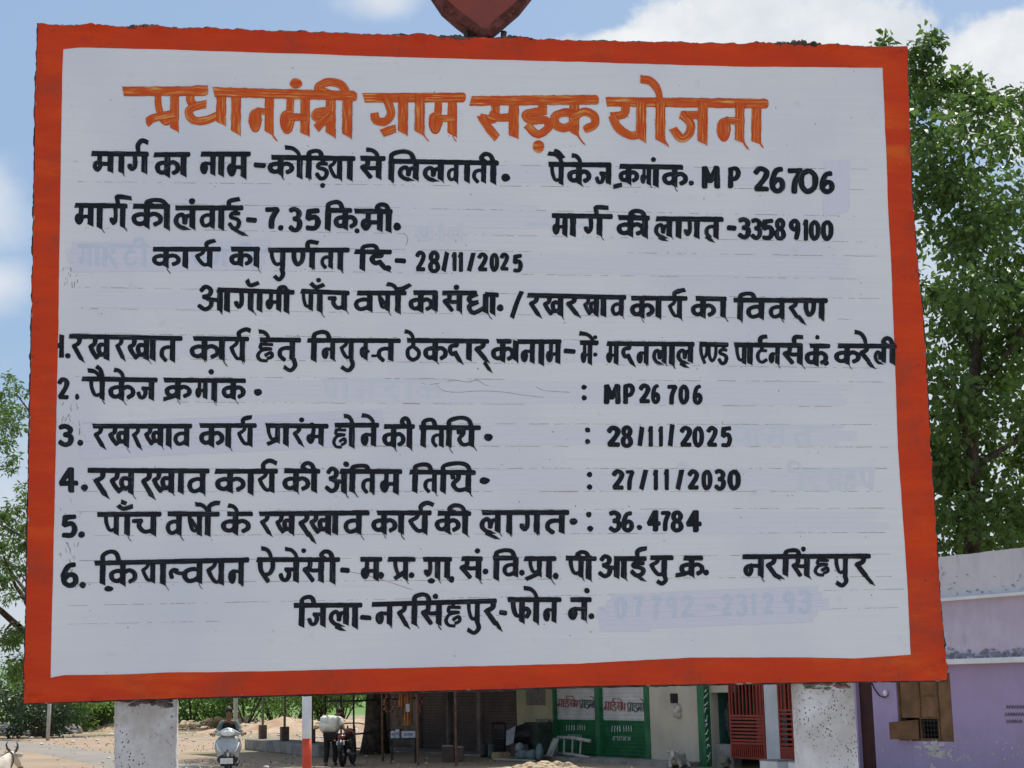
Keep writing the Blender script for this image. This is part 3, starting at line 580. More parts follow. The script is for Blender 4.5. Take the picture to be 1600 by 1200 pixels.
TEXT = [
 ('orange heading line of the notice', 15.5, M_TITLE, """
  192 324 143 142.5 198:p,241,273,199 s,271,178,236,186,236,193 s,322,140,303,141,297,155,304,166 s,321,163,301,168,295,177,303,188,322,188,345,178 a,346,190
  334 556 144 150 203:a,369 n,388,421,204 m,438,477,207 .,462.5,131,8.5,9.5 a,517,206 s,517,172,496,176,494,184,513,182 s,516,181,502,193,495,200 I,497,543,124,208
  568 726 153 152.5 204:s,602,150,611,176,602,190,588,188,585,178 a,630,204 s,598,208,617,201 a,656,204 m,670,707,207
  735 934 158 156 211:s,774,160,772,186,752,184 s,752,182,762,198,776,215 s,765,180,780,184,800,183 a,803,211 s,847,160,848,174 s,853,173,823,178,828,188,852,188,857,199,840,210,824,196 .,842,229,9.5,9.5 k,861,930,205
  947 1199 159 162 215:s,977,162,975,178,957,182 s,956,181,966,200,986,212,1003,208 a,1002,214 a,1032,217 e,1032,1002,124 s,1094,180,1064,180 s,1066,180,1079,194,1076,210,1064,216,1052,202 a,1098,220 n,1119,1156,218 a,1182,220"""),
 ('black first line naming the road', 9.6, M_BLACK, """
  142 233 240 241 267:m,145,173 a,190,268 g,199,226,268 R,217,222,217,231,223
  239.5 298 242 241.5 272:k,243,278,273 a,287
  313 392.5 241 241 271:n,312,333 a,346,272 m,355,381,275
  0 0 0 0 0:-,396,416,258
  423 556 246 248 275:k,419,456,271 a,468.5,276 e,468.5,446,230.5 i,483,503,233,277 D,491,512,279 .,504,290,4 y,512,531,278 a,547,279
  562 603 247.5 248 276:s,562,592,277 e,591,573,234
  606 780 252 255 280:i,612,647,234,280 l,622,650,278 l,661,689,279 v,698,713,282 a,730,282 t,737,756,283 I,752,771,238,284 .,790,277.5,6.5,7
  856 955.5 257 258 285:p,859,877,286 e,878,857,240 s,879,247,872,238,866,236 k,887,920,285 e,907,894,243 j,929,951,286
  967 1068 260 261.5 287:k,967,995,284 s,959,292,971,289 m,1000,1014 a,1025,289 .,1021,249.5,4 k,1035,1071,289 .,1080,286.5,4,4.5
  0 0 0 0 0:#M,1099,1122,261,292 #P,1139,1155,263,292 #2,1178,1201,263,298 #6,1205,1225,263,299 #7,1231,1254,265,300 #0,1250,1276,266,300 #6,1283,1302,270,300"""),
 ('black second line giving length and cost', 9.6, M_BLACK, """
  116 200 321 322 353:m,117,142,350 a,156,354 g,171,192 R,185,184,304.5,205,310
  207 266.5 322.5 323 353:k,206,251 I,229,261,310,355
  273 381 325 325 354:l,272,301 .,300,315,5 v,312,332 a,346,356 D,355,375,357 t2,364,357,372,362,380,366 R,359,360,311,374,311 
  0 0 0 0 0:-,384,402,343.5 #7,415,436,326,355 .,438.5,356,4.5 #3,452,470,327,360 #5,478,499,328,358
  510 551 329 329 357:i,513,535,313,358 k,522,555,356 .,558,361,4
  553 614 330 331 359:m,564,594,359 I,589,607.5,317,360 .,620.5,354,6.5,6
  861 958 337 338.5 366:m,863,883 a,895.5,367 g,912,937 R,933,932,321,950,325
  965 1016 340 341 367:k,964,1004 I,985,1008,327,368
  1024 1131 342 343 370:l,1022,1046,368 t2,1030,371,1036,374 a,1060.5 g,1068,1089 t,1100,1119 t2,1104,370,1110,375
  0 0 0 0 0:-,1135,1151,356 #3,1154,1171,343,371 #3,1174,1189,344,372 #5,1191,1208,344,373 #8,1212,1226,344,373 #9,1234,1249,345,373 #1,1255,1263,345,374 #0,1266,1280,346,374 #0,1285,1300,346,374"""),
 ('black third line giving the completion date', 9.2, M_BLACK, """
  238 346 389.5 389.5 415:k,238,279 a,290,416 y,304,328,415 R,324,326,376,336,376
  360 407 389.5 389.5 414:k,359,391 a,401,415
  418 547 391 391 417:p,421,442 u,440,420,429,437 N,456,488 R,482,484,375,497,380 t,500,517 a,532,420
  553 613 393.5 394 418:i,567,590,381,420 d,577,606,414 .,607,419,4.5 -,616,635,407
  0 0 0 0 0:#2,650,664,394,423 #8,671,686,395,424 s,698.5,395,693,423 #1,706,714,396,422 #1,716,724,396,423 s,739.5,396,733,423 #2,747,761,397,423 #0,767,778,397,423 #2,782,794,397,422 #5,802,815,399,424"""),
 ('black fourth line heading the maintenance list', 9.2, M_BLACK, """
  338 461 453 457 483:A,308,344,484 a,355,485 g,366,392 s,386,438,391,446,404,442 a,406,484 m,415,436 I,436,448,446,486
  469 547 455 458 483:p,471,486 a,500,485 s,486,443,494,449,506,445 .,498,438,4 c,511,538
  557 636 458 458 484:v,553,578 S,590,606 a,622,486 e,621,605,444 R,622,630,448,641,445
  645 685 457.5 457.5 485:k,639,674 a,680,484
  690 746 458 458 485:s,691,718,485 .,713,449,4.5 
  757 780 460 461 486:s,745,460,733,466,737,473,747,472 s,745,473,733,479,740,489,758,480 a,759,487 a,770,488 .,781.5,481,5.5
  0 0 0 0 0:s,815,456,808,472,800,496
  823 979 461.5 465 492:r,826,844,491 x,848,876,491 r,884,904,490 x,911,932,491 a,943 v,954,971
  985 1075 466 466.5 494:k,985,1019 a,1029 y,1043,1062,495 R,1055,1060,452.5,1070,453
  1086 1136 466.5 467.5 494:k,1080,1115 a,1130
  1145 1294 469 470 496:i,1157,1179,456,498 v,1166,1190 v,1201,1222 r,1232,1248,495 t2,1247,494,1254,503 N,1256,1284"""),
 ('black item one naming the contractor', 9.2, M_BLACK, """
  0 0 0 0 0:s,96.5,524,96,558 s,86,543,95,538 .,106,556,4.5
  107 286 525.5 529 560:r,112,130,560 x,138,167 r,180,194,558 x,199,229 a,239 t,249,270,562
  301 390 529 530 560:k,297,340 a,347 y,358,379,562 R,375,384,512,391,517
  405 471 531 531.5 562:h,399,427,562 e,420,405,518 t,433,457,561 u,459,562,444,579
  479 627 532 532.5 560:i,491,515,516,562 n,502,520 y,530,549 u,549,562,534,579 q,562,576 B,576,588,572 t,588,611,562
  635 765 532 533.5 562:o,633,656,562 e,646,633,518 k,662,696 d,699,721,557 a,733,561 r,741,762,561 t2,757,566,764,577
  775 800 533.5 533.5 563:k,768,801 a,806,561
  808 878 534 534 565:n,813,832 a,846,567 m,853,872,566
  0 0 0 0 0:-,880,900,548.5
  905 936 535.5 536 567:m,907,922 e,927,906,521 .,930,527,3.3 .,930,554,3.5
  947 1086 537 538 567:m,947,963 d,970,990,561 n,994,1010 l,1019,1038,565 a,1050,568 l,1057,1079,564 t2,1063,568,1070,572
  1092 1139 538 539 567:E,1092,1105 Q,1105,1120 D,1120,1136,568
  1146 1255 539 540 567:p,1148,1163 a,1172 w,1180,1198,566 R,1189,1191,524,1198,526 n,1200,1215 s,1222,1250 R,1242,1243,524,1254,527
  1264 1298 540.5 541 569:k,1258,1290 .,1277,527,3.6 .,1290.5,567,4.6
  1308 1403 540.5 541 567:k,1304,1341 r,1342,1360,564 t2,1356,566,1362,572 e,1353,1336,519 l,1365,1381,565 I,1380,1394.5,526,566"""),
 ('black item two giving the package number', 9.2, M_BLACK, """
  0 0 0 0 0:#2,91,107,592,623 .,120.5,620,5,3.5
  127 247 592 594 623:p,139,160,622 s,160,590,157,578,151,573 e,156,138,579 k,170,208 e,193,179,578 j,213,237,622
  255 385 594 595 623:k,258,296,621 s,256,624,276,618 m,305,321,621 a,335,624 .,330,581,4.5 k,347,380,622 .,403,613,5.5,7
  0 0 0 0 0:.,912.5,605,4.2 .,912.5,622,4.2 #M,946,967,602,629 #P,975,990,602,629 #2,999,1015,602,629 #6,1019,1030,602,629 #7,1043,1057,603,630 #0,1062,1075,603,630 #6,1084,1096,603,630"""),
 ('black item three giving the starting date', 9.2, M_BLACK, """
  0 0 0 0 0:#3,92,113,666,695 .,125.5,692,4.8
  144 301 666 666 695:r,146,163,696 x,169,198 r,206,220,697 x,225,251,694 a,264 v,271,292
  311 402 665 665 695:k,312,347 a,357,696 y,370,391 R,381,383,651,393,652
  414 514 665 666 693:p,416,434,690 s,434,687,418,694 a,447 r,457,472,692 .,471.5,656,4 b,479,502
  522 593 664.5 664.5 695:h,518,541,697 a,550,696 e,551,538,650 n,563,584 e,584,566,649
  599 649 666.5 666.5 697:k,598,630 I,628,640,651,697
  654 752 668 668.5 696:i,662,680,653 t,673,690 i,702,737,650 H,712,737 .,763,683.5,6,7
  0 0 0 0 0:.,918,672,4.2 .,918,690,4.2 #2,949,968,668,697 #8,972,987,668,697 s,1003,668,999.5,696 #1,1013,1020,668,696 #1,1029,1036,668,696 s,1050.5,664,1047,696 #2,1063,1080,668,697 #0,1084,1098,668,697 #2,1105,1120,668,697 #5,1127,1142,668,697"""),
 ('black item four giving the end date', 9.4, M_BLACK, """
  0 0 0 0 0:#4,93,121,733,767 .,132,762,5.5
  136 328 735 736 768:r,146,168,772 x,171,205,769 r,220,240,773 x,237,268 a,283 v,293,317,769
  335 435 736.5 736.5 767:k,337,380 a,392,769 y,402,425 R,413,421,717,432,724
  443 501 735.5 736.5 766:k,442,481 I,473,491,721
  530 629 736.5 737 767:A,507,538,768 .,541,725.5,4.6 i,551,576,725 t,564,582,768 m,594,619,769
  639 744 737.5 738.5 767:i,649,674,723 t,661,679 i,693,735,721 H,702,732 .,757,751,6,8
  0 0 0 0 0:.,921,741.5,4.2 .,921,761,4.2 #2,957,974,736,764 #7,978,990,736,764 s,1009,735,1002,764 #1,1021,1028,736,764 #1,1038,1045,735,764 s,1065,735,1059,764 #2,1075,1091,736,764 #0,1098,1111,736,764 #3,1117,1132,736,764 #0,1139,1155,736,764"""),
 ('black item five giving the five year cost', 9.4, M_BLACK, """
  0 0 0 0 0:#5,97,119,806,838 .,127.5,835.5,5.2
  151 253 804 803.5 833:p,162,182 a,199,834 s,185,790,193,795,207,791 s,190,784,197,787 c,205,240
  261 344 803 803.5 834:v,259,280 S,293,312 a,325,835 e,325,306,788 R,328,334,784,343,786
  354 396 803 803 832:k,346,388 e,371,357,790
  404 578 803 801.5 832:r,406,423,832 x,430,456 r,466,486,836 t2,482,832,489,844 x,483,513 a,524 v,537,561,832
  588 675 801.5 801.5 831:k,581,617 a,627 y,637,664 R,659,667,783,677,789
  683 737 802 802.5 830:k,680,716 I,702,727,787,832
  752 890 801 801 831:l,750,778,829 t2,759,833,774,840 a,796 g,812,839 t,851,878 .,896,815,5.5,6.5
  0 0 0 0 0:.,920,804,4.4 .,922,826,4.6 #3,952,969,801,829 #6,973,989,801,829 .,999,824,4.4 #4,1012,1031,800,828 #7,1033,1047,800,828 #8,1050,1066,801,829 #4,1073,1095,800,829"""),
 ('black item six naming the agency', 9.4, M_BLACK, """
  0 0 0 0 0:#6,98,121,881,915 .,129,914,5
  147 390 880 875 911:i,161,186,859 k,171,211 .,170,920,4.5,7.5 y,220,239,908 a,255 z,264,288,908 v,285,312,909 y,322,346 n,356,377
  400 532 874.5 874.5 907:E,403,427,908 e,424,409,857 j,435,463 e,464,446,858 .,474.5,860.5,4 s,472,502 I,502,520,859,908
  0 0 0 0 0:-,531,547,890.5
  562 598 874 874 904:m,564,588 .,595.5,899,5.2,4.5
  605 650 874 874 903:p,614,634 s,633,893,617,904 .,643,899,4.8
  660 707 874 874 902:g,662,684 .,674,908,4.5,5.5 a,699,902 .,705.5,905,5.5,4.5
  720 755 873 873 902:s,717,748 .,746,861,4.2 .,758.5,893,4.6
  769 807 872 872 903:i,776,804,857 v,785,806,899 .,815.5,895,4.6
  818 870 873 873 901:p,825,843,898 s,842,896,822,905 a,858 .,868,900,5.2,4.6
  883 933 872 873 900:p,888,908 I,902,920,860,903
  959 1011 873 873 901:A,934,964 a,975 D,983,1007,899 t2,994,899,1003,905 R,997,1000,856,1010,857
  1015 1053 871.5 871.5 899:y,1014,1038 u,1038,900,1027,912
  1067 1099 872 872 898:k,1062,1097 s,1056,899,1070,897 .,1103,894.7,4.6
  1159 1361 870 869 899:n,1161,1189 r,1196,1216,900 t2,1212,898,1219,902 i,1228,1249,857,897 s,1236,1261 .,1255.5,858,4 h,1270,1295,897 p,1303,1321 u,1320,900,1307,915 r,1335,1356,899 t2,1350,897,1361,910"""),
 ('black last line naming the district', 9.4, M_BLACK, """
  458 567 946 945.5 976:i,472,491,930,977 j,480,505 l,514,541,974 t2,524,979,533,983 a,555,978
  0 0 0 0 0:-,562,581,964.5
  580 777 944.5 939 974:n,586,609 r,620,638,976 i,648,671,926,974 s,657,686 .,680.5,932,4.2 h,693,720,976 p,729,746,972 u,746,973,731,989 r,756,778,974 t2,775,972,780,981
  0 0 0 0 0:-,779,793,957
  792 878 937 937 970:f,798,827 a,838 e,839,819,919 n,848,866
  890 925 937 937 967:n,887,913 .,917,923,4.4 .,924,963,4.8"""),
]
GHOSTS = [
 ('overpainted phone number on a lilac patch', 8.0, """
  0 0 0 0 0:.,941,953,4 #0,962,978,934,966 #7,990,1006,932,960 #7,1018,1033,932,966 #9,1042,1057,932,964 #2,1064,1083,932,963 -,1102,1120,948 #2,1128,1143,930,961 #3,1151,1166,930,961 #1,1174,1182,928,960 #2,1192,1208,928,959 #9,1224,1240,926,957 #3,1248,1266,924,957"""),
 ('overpainted words beside the completion date', 8.0, """
  120 235 384 384 414:g,122,140 a,152 a,164 r,165,182 w,192,212 I,210,226,372
  300 420 392 392 414:p,300,316 g,330,352 I,375,392,378"""),
 ('overpainted words at the right of the date lines', 6.5, """
  1140 1320 668 666 692:p,1146,1164 a,1172 a,1182 m,1200,1222 t,1240,1262
  1060 1170 736 736 762:I,1060,1075,722
  1230 1370 736 733 764:I,1232,1252,720 r,1262,1284 s,1290,1312 h,1318,1338 p,1346,1362"""),
 ('overpainted words beside item two', 6.5, """
  500 700 594 596 622:p,506,524 a,540 m,556,580 r,600,622 a,640 k,650,686
  820 930 350 352 372:l,650,672 a,690 t,700,720"""),
]
def build_lettering(root, B):
    for k, (lab, w, m, txt) in enumerate(TEXT):
        ink = Ink(B, w, .97 if k == 0 else .84, seed=k + 1); ink.wisp = .4
        for line in txt.strip().split('\n'):
            ink.mb = MB(); write(ink, line.strip()); o = ink.mb.build('lettering', m, root)
            if k == 0: o['label'] = 'orange brush painted heading word with yellow streaks'
    ink = Ink(B, 38, 1, seed=77, base=.00042, step=.000004)
    mats = None
    for q_, (pts, w) in enumerate((([(948, 957), (1280, 944)], 50), ([(948, 968), (1015, 968)], 34), ([(140, 690), (600, 668)], 50), ([(120, 402), (420, 398)], 42), ([(1308, 256), (1308, 330)], 40))):
        ink = Ink(B, 38, 1, seed=77 + q_, base=.00042 + .00001 * q_, step=.000004)
        for z_ in range(5): ink.stroke([(x + ink.rng.uniform(-14, 14) * (len(pts) == 2 and w > 39), y + (z_ - 2) * w * .19 * (abs(pts[0][0] - pts[1][0]) > 5)) for x, y in pts], w * .36 if abs(pts[0][0] - pts[1][0]) > 5 else w, 'flat', 'flat') if z_ == 0 or abs(pts[0][0] - pts[1][0]) > 5 else None
        o = ink.mb.build('touch_up_patch', M_PATCH, root); o['label'] = 'pale lilac touch up paint over older writing'
    for k, (lab, w, txt) in enumerate(GHOSTS):
        ink = Ink(B, w, .8, seed=40 + k, base=.00050, step=.000003)
        for line in txt.strip().split('\n'): write(ink, line.strip())
        o = ink.mb.build('faded_lettering', M_GHOST2 if k < 2 else M_GHOST, root); o['label'] = lab
    wash = brush_mat('thin_blue_white_wash', (.79, .765, .79), (.82, .785, .80), (.85, .81, .80), .55, .5, .75, 0, .25)
    for q_, (ya, yb, sl_, xa, xb) in enumerate(((318, 352, .018, 600, 870), (388, 416, .014, 120, 1330), (455, 480, .014, 110, 320), (526, 556, .013, 200, 1330), (593, 624, .007, 130, 1340), (666, 694, .002, 600, 1340), (736, 765, 0, 600, 1350), (803, 834, -.004, 900, 1370), (254, 282, .012, 560, 1200))):
        ink = Ink(B, 9, 1, seed=120 + q_, base=.00030, step=.000002)
        for z_ in range(4):
            y = ya + 4 + (yb - ya - 8) * z_ / 3; ink.stroke([(xa + ink.rng.uniform(-20, 30), y), ((xa + xb) / 2, y + (xb - xa) / 2 * sl_), (xb + ink.rng.uniform(-40, 20), y + (xb - xa) * sl_)], (yb - ya) * .3, 'flat', 'flat')
        o = ink.mb.build('row_wash', wash, root); o['label'] = 'thin bluish white wash brushed along a text row'
    # ruled guide lines, dusty and broken
    rng = random.Random(11)
    rows = [(252, 284, .01), (316, 356, .018), (383, 419, .014), (449, 482, .014), (521, 559, .013), (588, 627, .007), (661, 696, .002), (732, 768, 0), (799, 837, -.004), (876, 911, -.008), (946, 975, -.02)]
    for q, mt in ((0, M_RULE), (1, M_RULE_RED)):
        ink = Ink(B, 1.0, 1, seed=90 + q, base=.00035, step=.000002)
        for (ya, yb, sl_) in rows:
            for y0 in (ya, yb):
                x = 100 + 30 * rng.random()
                while x < 1350 + 40 * (y0 > 500):
                    run = 2 + rng.random() ** 3 * 34; gap = 1.5 + rng.random() ** 3 * 26
                    dens = nz(x * .006, y0 * .05, 2) + .12
                    if dens > -.18 and ((dens > .52 and y0 == yb) == (q == 1)):
                        yy = y0 + (x - 120) * sl_
                        pts = [(x + run * t, yy + run * t * sl_ + .9 * nz(x * .3 + t * 5, y0)) for t in (0, .33, .66, 1)]
                        ink.stroke(pts, rng.uniform(.3, .7) * (1.7 if q else 1), 'flat', 'flat')
                    x += run + gap
        if q == 0:      # hairline cracks near the middle of the board
            for pts in ([(655, 596), (668, 601), (690, 598), (710, 594), (730, 597), (745, 594), (757, 601), (764, 603)], [(680, 598), (692, 610), (715, 613), (745, 611), (780, 612), (815, 617), (850, 621)], [(838, 604), (850, 610), (890, 613)],
                        [(545, 893), (580, 901), (610, 910), (645, 922)], [(630, 364), (637, 372), (634, 384)]): ink.stroke(pts, .8, 'flat', 'flat')
            for i in range(150):
                x, y = rng.uniform(110, 1370), rng.uniform(110, 1030); ink.dot(x, y, rng.uniform(.5, 1.3), rng.uniform(.4, 1.1))
            for i in range(60):
                x, y = rng.uniform(92, 125), rng.choice((430, 640, 660, 790, 860, 900)) + rng.uniform(-14, 14); ink.stroke([(x, y), (x + rng.uniform(-3, 3), y + rng.uniform(3, 9))], rng.uniform(.5, 1.2), 'flat', 'flat')
        o = ink.mb.build('ruling_line', mt, root); o['label'] = ('broken dusty ruling lines and hairline cracks', 'reddish broken ruling lines')[q]; o['kind'] = 'stuff'
build_lettering(BOARD, BB)
# ---------------------------------------------------------------- ground, road, verge
M_DIRT = pmat('dry_dirt', (.33, .215, .135), .95, var=.3, scale=.35, bump=.5, bscale=6, col2=(.25, .165, .10))
def ground_mat():
    m = bpy.data.materials.new('dusty_ground'); m.use_nodes = True; nt = m.node_tree; b = nt.nodes['Principled BSDF']
    tc = N(nt, 'ShaderNodeTexCoord').outputs['Object']
    n1 = N(nt, 'ShaderNodeTexNoise', {'Vector': tc, 'Scale': .22, 'Detail': 9.0, 'Roughness': .65}).outputs[0]
    n2 = N(nt, 'ShaderNodeTexNoise', {'Vector': tc, 'Scale': 2.6, 'Detail': 8.0, 'Roughness': .7}).outputs[0]
    n3 = N(nt, 'ShaderNodeTexNoise', {'Vector': tc, 'Scale': .07, 'Detail': 5.0}).outputs[0]
    col = mixc(nt, sstep(nt, n1, .35, .65), (.34, .25, .175), (.275, .205, .145))
    col = mixc(nt, sstep(nt, n2, .55, .72, 0, .6), col, (.42, .33, .24))
    col = mixc(nt, math_(nt, 'MULTIPLY', sstep(nt, n3, .50, .60), sstep(nt, n1, .42, .6)), col, (.13, .15, .05))
    y = N(nt, 'ShaderNodeSeparateXYZ', {0: tc}).outputs[1]
    far = sstep(nt, math_(nt, 'ADD', y, math_(nt, 'MULTIPLY', n3, 40)), 125, 150)
    col = mixc(nt, far, col, (.10, .19, .035))
    near = sstep(nt, math_(nt, 'ADD', y, math_(nt, 'MULTIPLY', n3, 6)), 25, 17)      # unseen shoulder by the camera, greyed to cool bounce light on the board
    col = mixc(nt, near, col, mixc(nt, sstep(nt, n2, .4, .7), (.30, .30, .30), (.22, .22, .225)))
    nt.links.new(col, b.inputs['Base Color']); b.inputs['Roughness'].default_value = .95
    nt.links.new(N(nt, 'ShaderNodeBump', {'Strength': .6, 'Distance': .05, 'Height': n2}).outputs[0], b.inputs['Normal'])
    return m
def build_ground():
    mb = MB()
    xs = [-3000, -900, -300, -120] + [-80 + 2 * i for i in range(81)] + [120, 300, 900, 3000]
    ys = [-2000, -300, -60, -20, -6] + [0 + .75 * i for i in range(24)] + [19 + 2.5 * i for i in range(45)] + [140, 200, 400, 1000, 4000]
    for y in ys:
        for x in xs:
            z = .42 * (1 - min(1, max(0, (y - 5) / 14))) ** 2 if y > -20 else .42
            z += .012 * nz(x * .3, y * .3) if 10 < y < 130 and abs(x) < 90 else 0
            if y < 10: z += .03 * nz(x * .5, y * .5) * (abs(x) < 90)
            mb.v.append(Vector((x, y, z)))
    n = len(xs)
    for j in range(len(ys) - 1):
        for i in range(n - 1): a = j * n + i; mb.f.append([a, a + 1, a + n + 1, a + n])
    tag(mb.build('ground', ground_mat(), smooth=True), kind='structure')
    # village road that bends from the far left towards the shops
    M_ROAD = pmat('dusty_asphalt', (.27, .245, .21), .9, var=.18, scale=.6, bump=.3, bscale=30, col2=(.215, .20, .18))
    top = [(-420, 1139), (-120, 1146), (0, 1154), (80, 1161), (175, 1173), (285, 1185.5), (420, 1201), (600, 1224), (800, 1256), (1100, 1330), (1600, 1500)]
    bot = [(-420, 1160), (-120, 1166), (0, 1175), (50, 1178), (125, 1195), (285, 1226), (420, 1256), (600, 1310), (800, 1380), (1100, 1520), (1600, 1900)]
    mb = MB(); T = []
    for (a, b) in zip(top, bot):
        for k in range(9):
            t = k / 8; p = gr(a[0] + (b[0] - a[0]) * t, a[1] + (b[1] - a[1]) * t); p.z = .05 - .12 * abs(2 * t - 1) ** 3
            if p.y < 20: p.z += .42 * (1 - min(1, max(0, (p.y - 5) / 14))) ** 2
            mb.v.append(p)
    for i in range(len(top) - 1):
        for k in range(8): a = i * 9 + k; mb.f.append([a, a + 9, a + 10, a + 1])
    tag(mb.build('road', M_ROAD, smooth=True), kind='structure')
build_ground()
def stones(name, cen, spread, n, smin, smax, mat, seed, parent=None, pile=0.0, amp=.4):
    mb = MB(); rng = random.Random(seed)
    for i in range(n):
        q = rng.random() * 6.283; r = math.sqrt(rng.random()); x, y = spread[0] * r * math.cos(q), spread[1] * r * math.sin(q)
        s = rng.uniform(smin, smax) * (1 - .3 * r); z = pile * (1 - r) * rng.random() + s * .3
        mb.blob((cen[0] + x, cen[1] + y, cen[2] + z), (s * rng.uniform(.8, 1.4), s * rng.uniform(.7, 1.2), s * rng.uniform(.5, .9)), rng.random() * 500, amp, 2, 1.4)
    return mb.build(name, mat, parent)
M_STONE = pmat('pale_sandstone_rubble', (.50, .42, .30), .9, var=.35, scale=3, bump=.4, bscale=25, col2=(.42, .30, .19))
M_GREYSTONE = pmat('grey_rubble', (.26, .25, .24), .9, var=.4, scale=3, bump=.4, bscale=25)
def mound(name, px0, px1, py, h, seed, label, mat):
    a, b = gr(px0, py), gr(px1, py); mb = MB(); L = (b - a).length; nx, ny = 40, 14
    d = (b - a).normalized(); t_ = Vector((-d.y, d.x, 0))
    for j in range(ny + 1):
        for i in range(nx + 1):
            u, v = i / nx, j / ny
            e = math.sin(math.pi * v) ** .8 * min(1, 6 * u, 6 * (1 - u))
            z = e * h * (.75 + .7 * nz(u * L * .35, v * 2, seed) + .35 * nz(u * L * 1.3, v * 7, seed)) - .06
            p = a + d * (L * u) + t_ * (v * 7) + Vector((0, 0, z)); mb.v.append(p)
    for j in range(ny):
        for i in range(nx): k = j * (nx + 1) + i; mb.f.append([k, k + 1, k + nx + 2, k + nx + 1])
    o = mb.build(name, mat, smooth=True); return tag(o, label, 'dirt mound')
M_MOUND = pmat('rubbly_earth', (.34, .21, .13), .95, var=.4, scale=1.6, bump=1.0, bscale=5, col2=(.46, .36, .26), detail=9)
mound('dirt_mound', 30, 180, 1143, .8, 3, 'long bank of rubbly brown earth and litter behind the road at the far left', M_MOUND)
mound('dirt_mound', 275, 420, 1146, .62, 7, 'bank of orange rubbly earth behind the man on the silver scooter', M_MOUND)
mound('dirt_mound', 415, 575, 1143, .55, 9, 'bank of orange earth and rubble behind the low brick plinth', M_MOUND)
for q_, (px, n_) in enumerate(((330, 90), (500, 90), (130, 70))):
    g = gr(px, 1142); o = stones('rubble_stones', (g.x, g.y + 2.5, .15), (5.2, 2.6), n_, .10, .34, M_STONE if q_ != 2 else M_GREYSTONE, 30 + q_, pile=.35); tag(o, ('pale stones strewn over the earth bank behind the scooter', 'pale stones strewn over the earth bank behind the plinth', 'grey stones strewn over the bank at the far left')[q_], 'stones', kind='stuff')
g = gr(848, 1206)
o = stones('rubble_heap', (g.x, g.y, 0), (.95, .9), 150, .06, .17, M_STONE, 5, pile=.14); tag(o, 'heap of pale broken stone in sunlight before the shuttered shops', 'rubble', kind='stuff')
g = gr(40, 1150)
o = stones('grey_stones', (g.x - 1, g.y + 2, 0), (3.2, 1.2), 60, .2, .55, M_GREYSTONE, 6, pile=.3); tag(o, 'row of grey boulders at the foot of the shaded thicket', 'stones', kind='stuff')
def litter():
    mb = MB(); rng = random.Random(12)
    for i in range(420):
        y = rng.uniform(30, 95); x = rng.uniform(-.36, .34) * y; s = rng.uniform(.012, .05)
        mb.blob((x, y, .05 + s * .2), (s * 1.3, s, s * .6), i, .5, 1)
    tag(mb.build('scattered_stones', M_STONE), 'small stones and clods scattered over the dusty ground', 'stones', kind='stuff')
    mb = MB()
    for i in range(230):
        y = rng.uniform(64, 92) if i % 3 else rng.uniform(34, 64); x = rng.uniform(-.34, -.06) * y; s = rng.uniform(.015, .055) * (1.7 if i % 3 else 1)
        mb.blob((x, y, .06 + s * .3), (s * 1.5, s, s * .5), i + 900, .7, 1, 2.5)
    tag(mb.build('scattered_litter', pmat('pale_plastic_litter', (.62, .60, .57), .6, var=.3, scale=2, bump=0)), 'scraps of pale paper and plastic litter on the bare ground', 'litter', kind='stuff')
    p = gr(121, 1143); mb = MB()
    mb.blob((p.x, p.y, .75), (.62, .5, .26), 3, .6, 3, 2.0)
    tag(mb.build('plastic_bag', pmat('pale_blue_plastic', (.36, .55, .58), .45, var=.3, scale=4, bump=.3, bscale=10)), 'crumpled pale blue plastic bag lying on the earth bank left of the left post', 'plastic bag')
    mb = MB()                                                  # grass tufts on the verges
    for i in range(2600):
        y = rng.uniform(38, 110); x = rng.uniform(-.42, .05) * y
        if nz(x * .12, y * .12, 5) < -.02: continue
        for k in range(3):
            q = rng.random() * 6.28; h = rng.uniform(.03, .10); dx, dy = .03 * math.cos(q), .05 * math.sin(q)
            mb.add([Vector((x - dy * .3, y + dx * .3, .0)), Vector((x + dy * .3, y - dx * .3, .0)), Vector((x + dx * 1.4, y + dy * 1.4, h))], [(0, 1, 2)])
    tag(mb.build('grass_tufts', pmat('dry_grass', (.17, .19, .055), .9, var=.4, scale=1, bump=0, col2=(.30, .26, .10))), 'sparse dry green grass along the road verge', 'grass', kind='stuff')
litter()
# ---------------------------------------------------------------- trees and bushes
def leaf_mat(name, c1, c2, trans=.35):
    m = bpy.data.materials.new(name); m.use_nodes = True; nt = m.node_tree; b = nt.nodes['Principled BSDF']
    tc = N(nt, 'ShaderNodeTexCoord').outputs['Object']
    n = N(nt, 'ShaderNodeTexNoise', {'Vector': tc, 'Scale': 9.0, 'Detail': 3.0}).outputs[0]
    n2 = N(nt, 'ShaderNodeTexNoise', {'Vector': tc, 'Scale': .6, 'Detail': 3.0}).outputs[0]
    col = mixc(nt, sstep(nt, n, .35, .65), c1, c2); col = mixc(nt, sstep(nt, n2, .55, .75, 0, .6), col, tuple(min(1, c * 1.9) for c in c2))
    nt.links.new(col, b.inputs['Base Color']); b.inputs['Roughness'].default_value = .42; b.inputs['Specular IOR Level'].default_value = .5
    t = N(nt, 'ShaderNodeBsdfTranslucent', {'Color': col}); mx = N(nt, 'ShaderNodeMixShader', {0: trans, 1: b.outputs[0], 2: t.outputs[0]})
    out = [q for q in nt.nodes if q.type == 'OUTPUT_MATERIAL'][0]; nt.links.new(mx.outputs[0], out.inputs[0]); return m
M_BARK = pmat('dark_bark', (.085, .065, .05), .95, var=.5, scale=6, bump=.9, bscale=22)
M_BARK2 = pmat('grey_brown_bark', (.16, .125, .095), .95, var=.45, scale=5, bump=.9, bscale=18)
